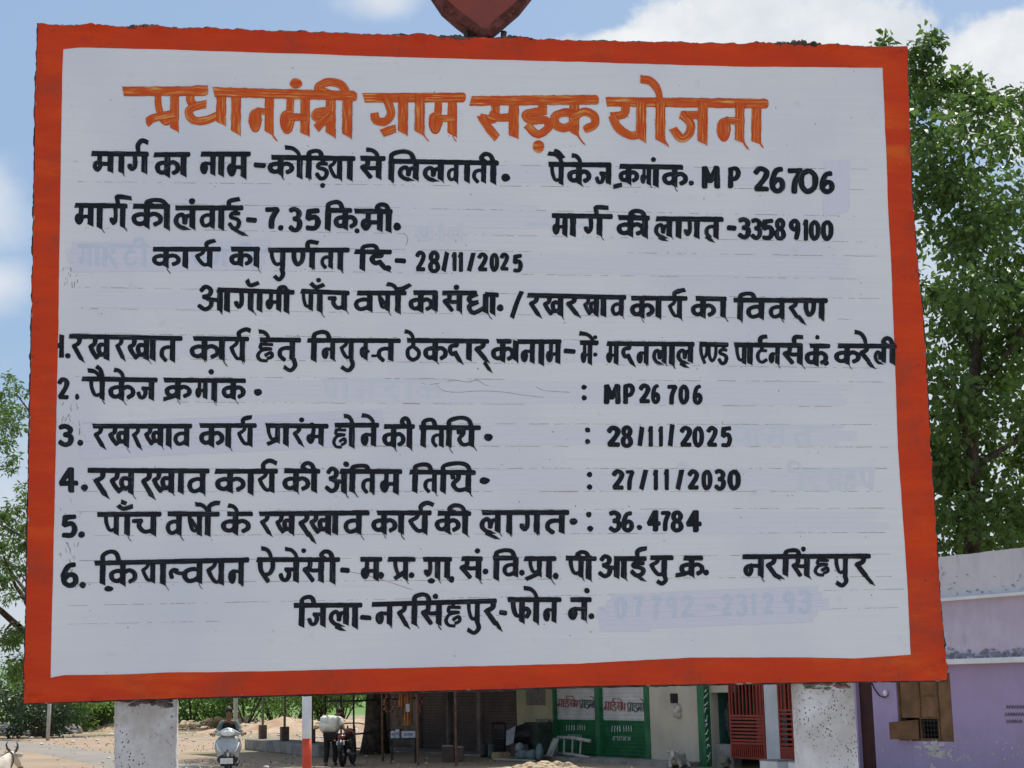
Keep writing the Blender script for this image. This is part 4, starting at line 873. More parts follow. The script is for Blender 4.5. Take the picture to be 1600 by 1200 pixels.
L_PEEPAL = leaf_mat('glossy_broad_leaf', (.070, .140, .034), (.125, .21, .042), .48)
L_NEEM = leaf_mat('feathery_leaf', (.085, .16, .032), (.14, .23, .048), .45)
L_BUSH = leaf_mat('bush_leaf', (.085, .18, .035), (.14, .25, .05), .5)
L_BUSH2 = leaf_mat('pale_bush_leaf', (.15, .27, .06), (.22, .34, .08), .5)
L_DARK = leaf_mat('shaded_leaf', (.03, .06, .018), (.045, .085, .022), .2)  # darker leaf copy, shade put into its colour
def leaf(mb, p, d, s, rng, wide=.6):
    d = d.normalized(); side = d.cross(Vector((rng.uniform(-1, 1), rng.uniform(-1, 1), rng.uniform(-.3, 1)))).normalized(); w = s * wide * .5
    up = side.cross(d) * (s * .12)
    k = len(mb.v)
    mb.v += [p, p + d * s * .4 + side * w + up, p + d * s, p + d * s * .4 - side * w + up]
    mb.f.append([k, k + 1, k + 2]); mb.f.append([k, k + 2, k + 3])
def clump(mb, c, r, n, s, rng, wide=.6, droop=.4, pinnate=False):
    for i in range(n):
        v = Vector((rng.gauss(0, 1), rng.gauss(0, 1), rng.gauss(0, .8))).normalized() * r * rng.random() ** .55; p = c + v
        d = v * .6 + Vector((rng.uniform(-1, 1), rng.uniform(-1, 1), rng.uniform(-1, .6) - droop)) * r * .8
        if pinnate:
            d.normalize(); L = s * 7
            for k in range(7):
                q = p + d * L * k / 7 - Vector((0, 0, .012 * k * k * s * 3)); sd = d.cross(Vector((0, 0, 1))).normalized()
                leaf(mb, q, d * .5 + sd, s * 1.5, rng, .45); leaf(mb, q, d * .5 - sd, s * 1.5, rng, .45)
        else: leaf(mb, p, d, s * rng.uniform(.55, 1.4), rng, wide)
def limbs(mb, base, top, r, rng, n=7, spread=1.0, bend=.3, lo=.35):
    """trunk with limbs; returns the limb ends"""
    base, top = Vector(base), Vector(top); H = (top - base).length; pts = []
    for i in range(9):
        t = i / 8; pts.append(base.lerp(top, t) + Vector((nz(t * 2.2, base.x, 1) * bend, nz(t * 2.2, base.y, 2) * bend, 0)) * min(1, t * 3))
    mb.tube(pts, [r * (1.35 if i == 0 else 1 - .085 * i) for i in range(9)], 10); ends = [pts[-1]]
    for k in range(n):
        t = lo + (1 - lo) * (k + rng.random()) / n; p = pts[int(t * 8)].lerp(pts[min(8, int(t * 8) + 1)], t * 8 % 1); q = k * 2.4 + rng.uniform(-.4, .4)
        L = spread * rng.uniform(.7, 1.15) * (1.15 - .55 * t); d = Vector((math.cos(q), math.sin(q), rng.uniform(.25, .8)))
        m1 = p + d * L * .5 + Vector((0, 0, .05 * L)); m2 = p + d * L + Vector((rng.uniform(-.2, .2), rng.uniform(-.2, .2), .22)) * L
        rr = r * (.42 - .2 * t); mb.tube([p, m1, m2], [rr, rr * .65, rr * .25], 7); ends += [m1.lerp(m2, .5), m2]
        for j in range(2):
            e = m1 + Vector((rng.uniform(-1, 1), rng.uniform(-1, 1), rng.uniform(.0, .9))) * L * .45; mb.tube([m1, (m1 + e) / 2 + Vector((0, 0, .05 * L)), e], [rr * .5, rr * .32, rr * .12], 6); ends.append(e)
    return ends
def proj(p):
    d = Vector(p) - CAM; z = d.dot(FW); return 800 + FPX * d.dot(RT) / z, 600 - FPX * d.dot(UP) / z
def tree(name, base, height, rad, lm, bark, label, seed, r=.25, nl=300, leafs=.12, ncl=40, low=.3, group=None, cat='tree', pinnate=False, extra=(), wide=.62, clr=(.16, .3), lean=(0, 0), tight=1.0, keep=None, small=()):
    rng = random.Random(seed); root = empty(name, base, 0, label, cat, group); mb = MB()
    ends = limbs(mb, (0, 0, -.1), (lean[0], lean[1], height * .74), r, rng, 8, rad * .85, height * .04, low)
    mb.build('trunk', bark, root, smooth=True)
    fb = MB(); cen = Vector((lean[0], lean[1], height * (low + .98) / 2)); hz_ = height * (.98 - low) / 2
    cs = list(ends) + ([] if keep else list(extra))
    while len(cs) < ncl:
        v = Vector((rng.uniform(-1, 1), rng.uniform(-1, 1), rng.uniform(-1, 1)))
        if v.length > 1 or v.length < .35: continue
        cs.append(cen + Vector((v.x * rad, v.y * rad, v.z * hz_)) * tight)
    if keep: cs = [c for c in cs if keep(*proj(Vector(base) + c))] + list(extra)
    for c in small: clump(fb, c, rad * .075, int(nl * .35), leafs * .9, rng, wide, pinnate=pinnate)
    for c in cs: clump(fb, c, rad * rng.uniform(*clr), int(nl * rng.uniform(.6, 1.4)), leafs, rng, wide, pinnate=pinnate)
    fb.build('crown', lm, root); return root
def bush(name, base, w, h, lm, label, seed, n=1500, s=.14, group=None):
    rng = random.Random(seed); root = empty(name, base, 0, label, 'bush', group); mb = MB(); fb = MB()
    for k in range(7):
        q = rng.random() * 6.28; e = Vector((math.cos(q) * w * .35, math.sin(q) * w * .3, h * rng.uniform(.5, .85)))
        mb.tube([(0, 0, -.05), e * .5 + Vector((0, 0, .1)), e], [.05, .035, .012], 5); clump(fb, e, w * .24, n // 16, s, rng, .5, .1)
    for k in range(12):
        c = Vector((rng.uniform(-.42, .42) * w, rng.uniform(-.35, .35) * w, h * rng.uniform(.15, .86))); clump(fb, c, w * rng.uniform(.12, .24), n // 18, s, rng, .5, .1)
    mb.build('stem', M_BARK, root); fb.build('foliage', lm, root); return root
def vegetation():
    # big broad-leaved tree behind the purple house
    bx = at_y(1500, 1000, 44); bx.z = 0
    ext = []
    rng = random.Random(3)
    def E(px, py, y): return at_y(px, py, y) - bx
    for px, py in ((1445, 205), (1500, 195), (1545, 190), (1595, 195), (1430, 240), (1470, 220), (1580, 220), (1600, 300), (1480, 260), (1440, 300), (1550, 290), (1460, 360), (1520, 380), (1590, 400), (1470, 460), (1540, 470), (1600, 500),
                   (1480, 560), (1560, 560), (1500, 640), (1470, 690), (1590, 640), (1540, 690), (1500, 760), (1480, 820), (1560, 840), (1600, 850), (1450, 850), (1530, 850), (1600, 740), (1510, 620), (1540, 600), (1580, 590), (1520, 720), (1565, 760), (1595, 700), (1540, 790), (1500, 800), (1580, 800), (1480, 720), (1520, 540), (1580, 440)):
        ext.append(E(px, py, 44 + rng.uniform(-2.5, 2.5)))
    sm = [E(px, py, 44 + rng.uniform(-1, 1)) for px, py in ((1450, 58), (1440, 72), (1462, 66), (1432, 84), (1455, 92), (1428, 100), (1446, 112), (1464, 122), (1424, 118), (1438, 132), (1458, 142), (1472, 134), (1430, 150), (1450, 158), (1496, 128), (1503, 118), (1500, 145), (1522, 148), (1530, 134), (1540, 160), (1560, 152), (1575, 158), (1592, 148), (1484, 162), (1382, 68), (1508, 170), (1426, 176))]
    tree('broad_leaved_tree', bx, 16.5, 4.6, L_PEEPAL, M_BARK, 'tall broad leaved tree rising behind the purple house at the right', 21, r=.34, nl=190, leafs=.24, ncl=58, low=.34, extra=ext, clr=(.12, .23), lean=(1.2, 0), small=sm, keep=lambda x, y: y > 190 if x > 1440 else y > 150)
    # left: feathery tree, only its edge shows beside the board
    b = gr(66, 1139); b.y = 82; b.x = (70 - 800) / FPX * 82; b.z = 0
    def F(px, py): return at_y(px, py, 82 + rng.uniform(-3, 3)) - b
    ext = [F(px, py) for px, py in ((4, 615), (10, 640), (2, 665), (16, 655), (4, 690), (-14, 640), (-14, 690), (8, 805), (30, 795), (16, 828), (38, 822), (4, 850), (26, 855), (42, 850), (10, 880), (32, 885), (4, 905), (6, 995), (18, 1000), (30, 990), (34, 1035), (26, 1045), (-20, 830), (-20, 880))]
    tree('feathery_tree', b, 19, 5.0, L_NEEM, M_BARK, 'old tree with feathery light green leaves and dark limbs at the far left', 33, r=.5, nl=170, leafs=.27, ncl=56, low=.22, extra=ext, clr=(.09, .15), lean=(1.0, 0), wide=.36, keep=lambda x, y: x > 75, small=[F(*q) for q in ((22, 600), (30, 612), (14, 588), (34, 640), (28, 672), (24, 712), (12, 722), (36, 762), (40, 778), (16, 735), (20, 925), (10, 935), (30, 930), (8, 1010), (24, 1060))])
    mb = MB(); T = [x for x in C.objects if x.name.startswith('feathery_tree')][0]
    mb.tube([F(95, 1050), F(60, 1008), F(32, 982), F(0, 953), F(-40, 930)], [.30, .24, .19, .15, .1], 8); mb.tube([F(70, 1020), F(46, 945), F(24, 915), (F(6, 870))], [.2, .14, .09, .05], 7); mb.tube([F(20, 972), F(8, 985), F(4, 1004)], [.1, .06, .04], 6)
    mb.build('bough', M_BARK, T, smooth=True)
    # tree by the shops: only its trunk shows under the board
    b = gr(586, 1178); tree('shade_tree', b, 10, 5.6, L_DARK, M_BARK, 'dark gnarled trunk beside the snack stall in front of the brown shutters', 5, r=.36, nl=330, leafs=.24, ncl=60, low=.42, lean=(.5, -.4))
    # bushes along the back of the verge
    spec = [(300, 1128, 2.6, 2.1, 0, 'leafy green bush directly right of the left post'), (338, 1126, 3.0, 2.5, 1, 'dense bush behind the scooter rider'), (385, 1124, 3.2, 2.6, 0, 'bush between the grey pole and the first brown pillar'),
            (428, 1122, 3.2, 2.6, 0, 'bush between the two brown pillars of the plinth'), (462, 1122, 2.8, 2.5, 1, 'bush behind the left edge of the red and white pole'), (500, 1122, 3.0, 2.7, 1, 'bright green bush right of the red and white pole'),
            (535, 1121, 3.2, 2.6, 0, 'dark bush behind the parked motorcycle'), (128, 1127, 2.6, 1.8, 0, 'round dark green bush left of the left post'), (160, 1124, 2.2, 2.1, 1, 'thin pale bush against the left post'),
            (8, 1080, 4.5, 2.9, 0, 'dark bush under the utility pole at the left edge'), (32, 1077, 3.5, 2.6, 1, 'leafy shrub below the feathery tree at the board corner')]
    for i, (px, py, w, h, k, lab) in enumerate(spec):
        y = 90 + 6 * nz(px * .1, 3) if px > 60 else 118
        p = at_y(px, 1100, y); p.z = 0
        bush('bush', p, w * 1.55, h * 1.5 * (.72 if 100 < px < 200 else 1), (L_BUSH, L_BUSH2)[k], lab, i + 50, 3000, .19)
    # shaded thicket under the left tree
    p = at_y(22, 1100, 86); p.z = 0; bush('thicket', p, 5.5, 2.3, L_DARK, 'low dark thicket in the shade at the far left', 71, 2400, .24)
    p = at_y(70, 1100, 79); p.z = 0; bush('shade_filler_bush', p, 3.2, 1.5, L_DARK, 'dark bush filling in the shade round the old trunk left of the left post', 72, 1800, .2)  # dark bush added in place of the shaded trunks
    mb = MB(); rng = random.Random(2)      # far tree line as one mass
    for i in range(150):
        x = -150 + 2.1 * i; y = 165 + 12 * nz(i * .3, 2); h = 3.5 + 2.5 * nz(i * .21, 6)
        clump(mb, Vector((x, y, h * .6)), h * .7, 90, .7, rng, .7, 0)
    tag(mb.build('distant_trees', L_BUSH), 'low green line of distant trees on the horizon', 'trees', kind='stuff')
vegetation()
# ---------------------------------------------------------------- the row of shops and the purple house (one street front, running away to the left)
FA = math.radians(28)
FU, FN = Vector((math.sin(FA), -math.cos(FA), 0)), Vector((-math.cos(FA), -math.sin(FA), 0))
FP = gr(905, 1186); FP.z = 0
def fp(s, z, o=0.0): return FP + FU * s + FN * o + Vector((0, 0, z))
def fs(px, py=1130, o=0.0):
    p = on_plane(px, py, FP + FN * o, FN) - FP; return p.dot(FU), p.z
def S(px, o=0.0): return fs(px, 1130, o)[0]
def Z(px, py, o=0.0): return fs(px, py, o)[1]
class FB(MB):                       # boxes laid out along the street front
    def fb(self, s0, s1, z0, z1, o0, o1, mi=0):
        vs = [fp(s, z, o) for s in (s0, s1) for o in (o0, o1) for z in (z0, z1)]
        self.add(vs, [(0, 1, 3, 2), (4, 6, 7, 5), (0, 4, 5, 1), (2, 3, 7, 6), (0, 2, 6, 4), (1, 5, 7, 3)], None, mi)
    def bars(self, s0, s1, n, w, z0, z1, o0, o1):
        for i in range(n): c = s0 + (s1 - s0) * (i + .5) / n; self.fb(c - w / 2, c + w / 2, z0, z1, o0, o1)
def fempty(name, s, label, cat, group=None, o=0.0): return empty(name, fp(s, 0, o), 0, label, cat, group)
def sub(mb, root):                  # world coordinates to the root's own
    l = Vector(root.location); mb.v = [Vector(v) - l for v in mb.v]; return mb
def shutter(root, s0, s1, z0, z1, o, mats, band=None, name='roller_shutter', pitch=.085):
    mb = MB(); n = int((z1 - z0) / pitch)
    for k in range(n):
        a, b = z0 + (z1 - z0) * k / n, z0 + (z1 - z0) * (k + 1) / n; c = a + (b - a) * .78; mi = 1 if band and band[0] < (a + b) / 2 < band[1] else 0
        mb.add([fp(s0, a, o), fp(s1, a, o), fp(s1, c, o + .022), fp(s0, c, o + .022)], [(0, 1, 2, 3)], None, mi)
        mb.add([fp(s0, c, o + .022), fp(s1, c, o + .022), fp(s1, b, o), fp(s0, b, o)], [(0, 1, 2, 3)], None, mi)
    return sub(mb, root).build(name, mats, root)
M_BROWNSH = pmat('brown_shutter_paint', (.105, .078, .070), .6, var=.3, scale=1.2, bump=.1)
M_PLASTER_D = pmat('grimy_plaster', (.20, .175, .15), .95, var=.4, scale=1.3, bump=.4, bscale=20)
M_YELLOW = pmat('pale_yellow_wall', (.42, .40, .26), .9, var=.2, scale=1.0, bump=.3, bscale=20)
M_CREAM = pmat('cream_wall', (.47, .44, .36), .9, var=.15, scale=1.2, bump=.3, bscale=20, col2=(.38, .355, .29))
M_GREEN = pmat('dark_green_paint', (.018, .125, .052), .5, var=.3, scale=2.0, bump=.1)
M_BAND = pmat('white_shutter_band', (.56, .56, .55), .6, var=.15, scale=2.0, bump=.1)
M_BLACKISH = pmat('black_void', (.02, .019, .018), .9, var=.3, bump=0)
M_METAL = pmat('dark_steel_pipe', (.05, .045, .04), .6, metal=.3, var=.4, scale=5, bump=.2)
M_RUST = pmat('brown_rusty_pipe', (.14, .085, .06), .8, var=.4, scale=9, bump=.3)
M_REDGATE = pmat('red_oxide_paint', (.30, .045, .028), .55, var=.3, scale=3, bump=.15, col2=(.20, .035, .025))
M_MAROON = pmat('dark_maroon_door', (.055, .018, .018), .7, var=.3, scale=3, bump=.2)
M_PALEBLUE = pmat('pale_blue_grey_wall', (.50, .54, .58), .9, var=.12, scale=1.5, bump=.2)
M_WHITEWASH = pmat('white_limewash', (.74, .77, .78), .9, var=.12, scale=2, bump=.3, bscale=20)
M_CEMENT = pmat('grey_cement', (.24, .23, .215), .95, var=.3, scale=2, bump=.4, bscale=20)
M_TIN = pmat('rusty_tin_sheet', (.20, .17, .15), .6, metal=.4, var=.4, scale=2, bump=.2)
def house_mat(name, c, c2, dirt):
    m = bpy.data.materials.new(name); m.use_nodes = True; nt = m.node_tree; b = nt.nodes['Principled BSDF']
    tc = N(nt, 'ShaderNodeTexCoord').outputs['Object']
    n1 = N(nt, 'ShaderNodeTexNoise', {'Vector': tc, 'Scale': 1.1, 'Detail': 8.0, 'Roughness': .6}).outputs[0]
    v = N(nt, 'ShaderNodeMapping', {'Vector': tc, 'Scale': (5, 5, .8)}).outputs[0]
    n2 = N(nt, 'ShaderNodeTexNoise', {'Vector': v, 'Scale': 1.0, 'Detail': 7.0, 'Roughness': .65}).outputs[0]
    n3 = N(nt, 'ShaderNodeTexNoise', {'Vector': tc, 'Scale': 9.0, 'Detail': 5.0, 'Roughness': .6}).outputs[0]
    col = mixc(nt, sstep(nt, n1, .35, .65), c, c2); col = mixc(nt, sstep(nt, n2, .52, .75, 0, .5), col, dirt)
    col = mixc(nt, sstep(nt, n3, .70, .74, 0, .8), col, (.52, .50, .54))
    nt.links.new(col, b.inputs['Base Color']); b.inputs['Roughness'].default_value = .92
    nt.links.new(N(nt, 'ShaderNodeBump', {'Strength': .35, 'Distance': .02, 'Height': n3}).outputs[0], b.inputs['Normal']); return m
M_PURPLE = house_mat('purple_limewash', (.40, .325, .53), (.36, .295, .46), (.29, .235, .32))
M_LILAC = house_mat('grey_lilac_parapet', (.60, .60, .645), (.52, .52, .575), (.32, .325, .36))
M_UPPER = house_mat('washed_out_lilac', (.55, .52, .63), (.46, .41, .53), (.30, .25, .32))
M_WOOD = pmat('brown_window_wood', (.155, .085, .042), .75, var=.35, scale=4, bump=.3, bscale=30)
def shops():
    H = 3.7
    # --- brown shuttered shops
    s0, s1 = S(600), S(866.5)
    R = fempty('brown_shop', (s0 + s1) / 2, 'low shop building with four dark brown roller shutters and a pale yellow end wall', 'shop building')
    w = FB(); edges = [(604, 641), (654.5, 697), (700.5, 744.5), (750, 808)]; zt = 2.75; prev = s0
    for a, b in edges:
        w.fb(prev, S(a), 0, zt, -.2, 0); prev = S(b)
    w.fb(s0, S(809), zt, H, -.2, .002); w.fb(s0, s1, 0, H, -6.0, -5.8); w.fb(s0, s0 + .2, 0, H, -5.8, -.2)
    sub(w, R).build('wall', M_PLASTER_D, R)
    for a, b in edges: shutter(R, S(a), S(b), .02, zt, -.10, [M_BROWNSH])
    w = FB(); w.fb(S(808), s1, 0, H, -.2, 0); sub(w, R).build('yellow_wall', M_YELLOW, R)
    w = FB(); w.fb(s0 - .2, s1, H, H + .15, -6.2, .5); sub(w, R).build('roof', M_CEMENT, R)
    w = FB(); w.fb(s0, S(866), -.1, .05, .0, 1.0); sub(w, R).build('plinth', M_CEMENT, R)
    # --- green shops
    g0, g1 = s1 + .01, S(1099)
    R = fempty('green_shop', (g0 + g1) / 2, 'shop with two dark green roller shutters carrying white lettered bands and a cream wall', 'shop building')
    a0, a1, b0, b1 = S(869), S(933.5), S(940.5), S(1010)
    zb = Z(900, 1123); zt = Z(900, 1075) + .02
    for x, y in ((a0, a1), (b0, b1)): shutter(R, x, y, .10, 2.55, -.06, [M_GREEN, M_BAND], (zb, zt), 'green_shutter', .09)
    for x, y, o_ in ((g0, a0, .06), (a1, b0, .07), (b1, S(1018), .06)): w = FB(); w.fb(x, y, 0, 2.6, -.15, o_); sub(w, R).build('door_jamb', M_GREEN, R)
    w = FB(); w.fb(g0, g1, 2.6, H, -.2, .05); w.fb(S(1018), g1, 0, 2.6, -.2, .04); w.fb(g0, g1, 0, H, -6.0, -5.8); sub(w, R).build('cream_wall', M_CREAM, R)
    w = FB(); w.fb(g0, g1, H, H + .15, -6.2, .45); sub(w, R).build('roof', M_CEMENT, R)
    w = FB(); w.fb(g0, g1, -.1, .10, .0, .9); sub(w, R).build('plinth', M_CEMENT, R)
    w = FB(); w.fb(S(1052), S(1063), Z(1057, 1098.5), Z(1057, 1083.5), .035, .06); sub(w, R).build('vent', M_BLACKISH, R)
    M_SR = brush_mat('red_shutter_lettering', (.22, .02, .02), (.26, .03, .03), (.3, .05, .05), .6, .6, .8)
    M_SG = brush_mat('dark_green_shutter_lettering', (.02, .05, .045), (.03, .06, .05), (.05, .08, .07), .6, .6, .8)
    M_SW = brush_mat('white_shutter_lettering', (.45, .5, .47), (.5, .55, .5), (.55, .6, .55), .6, .6, .8)
    l = Vector(R.location)
    def BF(px, py, off=0.0): return on_plane(px, py, FP + FN * -.03, FN) + FN * (off * 6) - l
    red = Ink(BF, 1.45, .95, 3); grn = Ink(BF, 1.45, .95, 4); wht = Ink(BF, 1.15, .8, 5)
    for word in ('871 902 1092.8 1093.8 1104.5:m,871,878 a,881 D,882,889,1105 R,886,886,1087,889,1088 s,890,897 e,897,891,1087.5 m,897,902', '943 976.5 1097 1098 1110:m,944,951 a,954.5 D,956,963,1110.5 R,959,959,1091,963,1092 s,964,971 e,971,965,1091.5 m,970,976'): write(red, word)
    for word in ('904 929 1093.8 1094.8 1106:p,905,910 s,910,1103,906,1107 a,913.5 D,914.5,920,1107 m,920,925.5 a,928 e,928,922,1088', '979.5 1007.5 1098 1099 1111:p,980,985.5 s,985.5,1108,981,1112 a,989 D,990,996.5,1112 m,996.5,1002 a,1005.5 e,1005.5,1000,1092'): write(grn, word)
    write(wht, '0 0 0 0 0:#7,884,887,1133,1141 #7,888,891,1133,1141 #4,892,895,1133,1141 #8,896,899,1133,1141 #5,902,904.5,1133,1141 #5,905.5,908,1133,1141 #5,909,911.5,1133,1141 #5,912.5,915,1133,1141')
    write(wht, '0 0 0 0 0:#7,955,958.3,1134,1143 #7,959.3,962.5,1134,1143 #4,963.5,966.8,1134,1143 #8,967.5,970.5,1134,1143 #5,973.5,976.3,1134,1143 #5,977.5,980.2,1134,1143 #5,981.3,984,1134,1143 #5,985.3,988,1134,1143')
    wht.w = .8
    write(wht, '886 911 1148 1148.6 1153:g,887,890 p,893,896 a,898.5 m,901,904 n,906,909'); write(wht, '956 988 1151 1152 1157:g,957,961 p,964,968 a,971 m,974,978 n,981,985')
    red.mb.build('red_lettering', M_SR, R); grn.mb.build('green_lettering', M_SG, R); wht.mb.build('white_lettering', M_SW, R)
    # --- house with the red grille gates
    h0, h1 = g1 + .01, S(1336)
    R = fempty('gate_house', (h0 + h1) / 2, 'house front with green doorway, red grille gates and a pale blue wall strip', 'house')
    zg0, zg1 = Z(1127, 1163), Z(1127, 1082)
    w = FB(); w.fb(h0, S(1112), 0, H, -.2, 0); w.fb(S(1112), S(1142), zg1, H, -.2, 0); w.fb(S(1142), h1, 2.7, H, -.2, 0); w.fb(h0, h1, 0, H, -4.5, -4.3); sub(w, R).build('cream_wall', M_CREAM, R)
    w = FB(); w.fb(S(1112), S(1142), 0, zg0, -.25, -.02); w.fb(S(1247), h1, 0, 2.7, -.2, 0); sub(w, R).build('low_wall', M_CEMENT, R)
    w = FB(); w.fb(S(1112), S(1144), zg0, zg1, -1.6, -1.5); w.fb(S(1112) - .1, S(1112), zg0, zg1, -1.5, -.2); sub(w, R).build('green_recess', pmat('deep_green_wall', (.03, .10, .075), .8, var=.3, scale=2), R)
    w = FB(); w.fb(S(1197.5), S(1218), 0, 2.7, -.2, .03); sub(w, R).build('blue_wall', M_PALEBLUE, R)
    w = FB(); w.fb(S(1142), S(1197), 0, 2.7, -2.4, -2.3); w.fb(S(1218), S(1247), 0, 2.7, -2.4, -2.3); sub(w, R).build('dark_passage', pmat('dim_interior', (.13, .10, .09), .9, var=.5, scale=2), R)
    w = FB(); w.fb(h0, h1, H, H + .15, -4.7, .4); sub(w, R).build('roof', M_CEMENT, R)
    w = FB(); w.fb(S(1167, -1.8), S(1187, -1.8), Z(1176, 1094, -1.8), Z(1176, 1086, -1.8), -1.8, -1.78); sub(w, R).build('bright_vent', M_WHITEWASH, R)
    w = FB(); w.fb(S(1099.5), S(1110.5), 0, 2.9, .0, .16); pst = sub(w, R).build('green_pillar', M_GREEN, R)
    mb = MB(); rng = random.Random(5); c0, c1 = S(1100.6, .16), S(1109, .16)
    for i in range(17):
        z = .1 + i * .16; a = c0 + (c1 - c0) * rng.uniform(.05, .3); b = c0 + (c1 - c0) * rng.uniform(.6, .95)
        mb.tube([fp(a, z, .165), fp((a + b) / 2, z + rng.uniform(-.04, .1), .166), fp(b, z + rng.uniform(.04, .12), .165)], [.008, .018, .006], 5)
    sub(mb, R).build('white_pattern', M_BAND, R)
    for (xa, xb, yt, leaf_) in ((1141.5, 1196, 1060, 0), (1218.5, 1246, 1060, 1)):
        a, b = S(xa), S(xb); gz0 = Z(1170, 1186); z1 = Z(1160, 1120 if not leaf_ else 1111); z2 = Z(1160, 1163 if not leaf_ else 1168)
        G = FB(); t = .045
        for x in (a, b - t): G.fb(x, x + t, gz0, 2.68, -.02, .03)
        for z in (gz0, z2, z1, 2.64): G.fb(a + t, b - t, z, z + .045, -.018, .028)
        G.bars(a + t, b - t, 9 if not leaf_ else 4, .03 if not leaf_ else .05, z1 + .045, 2.64, -.01, .02)
        for k in range(7):
            z = z2 + .05 + (z1 - z2 - .05) * (k + .5) / 7; G.fb(a + t, b - t, z - .022, z + .022, -.012, .022)
        G.bars(a + t, b - t, 16, .028, gz0 + .045, z2, -.012, .02)
        if not leaf_: G.fb(a + (b - a) * .74, b - t, gz0 + .045, 2.64, -.03, -.012)
        else: G.fb(a + (b - a) * .62, b - t, gz0 + .045, 2.64, -.03, -.012)
        o = sub(G, R).build('grille_gate', M_REDGATE, R); o['label'] = ('wide red grille gate with barred top', 'narrow red grille gate beside the right post')[leaf_]
    # --- purple house
    p0, p1 = h1 + .01, S(1760)
    R = fempty('purple_house', (p0 + p1) / 2, 'purple plastered house with grey lilac parapet, white ledges and a brown wooden window', 'house')
    wz0, wz1 = Z(1445, 1158), Z(1445, 1052); ws0, ws1 = S(1403.5), S(1489); d0, d1 = S(1340), S(1365.5)
    zl = Z(1530, 1037); zl2 = Z(1530, 933); ztop = Z(1530, 863)
    w = FB(); D = -.22
    w.fb(p0, d0, 0, zl, D, 0); w.fb(d1, ws0, 0, zl, D, 0); w.fb(ws0, ws1, 0, wz0, D, 0); w.fb(ws0, ws1, wz1, zl, D, 0); w.fb(ws1, p1, 0, zl, D, 0); w.fb(d0, d1, 2.15, zl, D, 0)
    w.fb(p1 - .2, p1, 0, zl2, -5, D); w.fb(p0, p0 + .2, 0, zl2, -5, D); w.fb(p0, p1, 0, zl2, -5.2, -5); sub(w, R).build('wall', M_PURPLE, R)
    w = FB(); w.fb(p0, p1, zl + .10, zl2 - .03, D, -.02); sub(w, R).build('upper_wall', M_UPPER, R)
    mb = MB(); n = 60                                    # parapet with an uneven top
    for i in range(n + 1):
        s = p0 + (p1 - p0) * i / n; zt = ztop + .025 * nz(s * 1.7, 3) + .012 * nz(s * 7, 5)
        mb.v += [fp(s, zl2 + .03, -.015), fp(s, zt, -.015), fp(s, zt, -.2), fp(s, zl2 + .03, -.2)]
    for i in range(n):
        for k in range(3): a = i * 4 + k; mb.f.append([a, a + 4, a + 5, a + 1])
    mb.f.append([0, 1, 2, 3]); sub(mb, R).build('parapet', M_LILAC, R)
    w = FB(); w.fb(p0 - .05, p1, zl - .0, zl + .10, -.2, .16); w.fb(p0 - .05, p1, zl2 - .03, zl2 + .03, -.2, .10); o = sub(w, R).build('ledge', M_WHITEWASH, R, bevel=.008)
    w = FB(); w.fb(p0, p1, zl2 - .2, zl2 - .05, -5, -.23); sub(w, R).build('roof', M_CEMENT, R)
    w = FB(); w.fb(d0, d1, 0, 2.15, -.14, -.09); sub(w, R).build('door', M_MAROON, R)
    # window: frame, plank leaves, an iron grille and one leaf swung out
    c1, c2 = S(1436), S(1464.5); zmid = Z(1450, 1122); zm2 = Z(1450, 1087)
    w = FB(); f = .05
    w.fb(ws0, ws0 + f, wz0, wz1, -.12, -.03); w.fb(ws1 - f, ws1, wz0, wz1, -.12, -.03); w.fb(ws0 + f, ws1 - f, wz0, wz0 + f, -.12, -.03); w.fb(ws0 + f, ws1 - f, wz1 - f, wz1, -.12, -.03)
    w.fb(c1 - .02, c1 + .02, wz0 + f, wz1 - f, -.11, -.035); w.fb(c2 - .02, c2 + .02, wz0 + f, wz1 - f, -.11, -.035); w.fb(c1 + .02, c2 - .02, zmid - .02, zmid + .02, -.11, -.035); w.fb(c1 + .02, c2 - .02, zm2 - .015, zm2 + .015, -.11, -.04)
    F = sub(w, R).build('window', M_WOOD, R)
    w = FB(); w.fb(ws0 + f, c1 - .02, zmid, wz1 - f, -.09, -.055); w.fb(c2 + .02, ws1 - f, wz0 + f, wz1 - f, -.09, -.055); w.fb(c1 + .02, c2 - .02, zmid + .02, zm2 - .015, -.09, -.055); w.fb(c1 + .02, c2 - .02, zm2 + .015, wz1 - f, -.09, -.06); sub(w, R).build('wooden_leaf', pmat('plain_plank', (.20, .115, .058), .8, var=.3, scale=3, bump=.3, bscale=30), F)
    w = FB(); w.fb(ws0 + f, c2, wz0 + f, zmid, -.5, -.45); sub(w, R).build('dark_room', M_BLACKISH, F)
    w = FB(); w.bars(c1 + .02, c2 - .02, 5, .014, wz0 + f, zmid - .02, -.08, -.065)
    for k in range(4): z = wz0 + f + (zmid - wz0 - f) * (k + .7) / 4.4; w.fb(c1 + .02, c2 - .02, z, z + .012, -.064, -.055)
    sub(w, R).build('iron_grille', M_METAL, F)
    mb = MB(); A = fp(c1 - .03, wz0 + .03, -.02); e = (FU * -.88 + FN * .42) * (c1 - ws0 + .02); hh = zmid - wz0 - .06; th = (FU * .42 + FN * .88) * .025
    vs = [A, A + e, A + e + Vector((0, 0, hh - .05)), A + Vector((0, 0, hh))]; vs += [v + th for v in vs]; mb.add(vs, [(0, 1, 2, 3), (7, 6, 5, 4), (0, 4, 5, 1), (1, 5, 6, 2), (2, 6, 7, 3), (3, 7, 4, 0)]); sub(mb, R).build('open_leaf', M_WOOD, F)
    # peeled plaster below the window, pale chips, faint stencilled rows
    l = Vector(R.location); rng = random.Random(9)
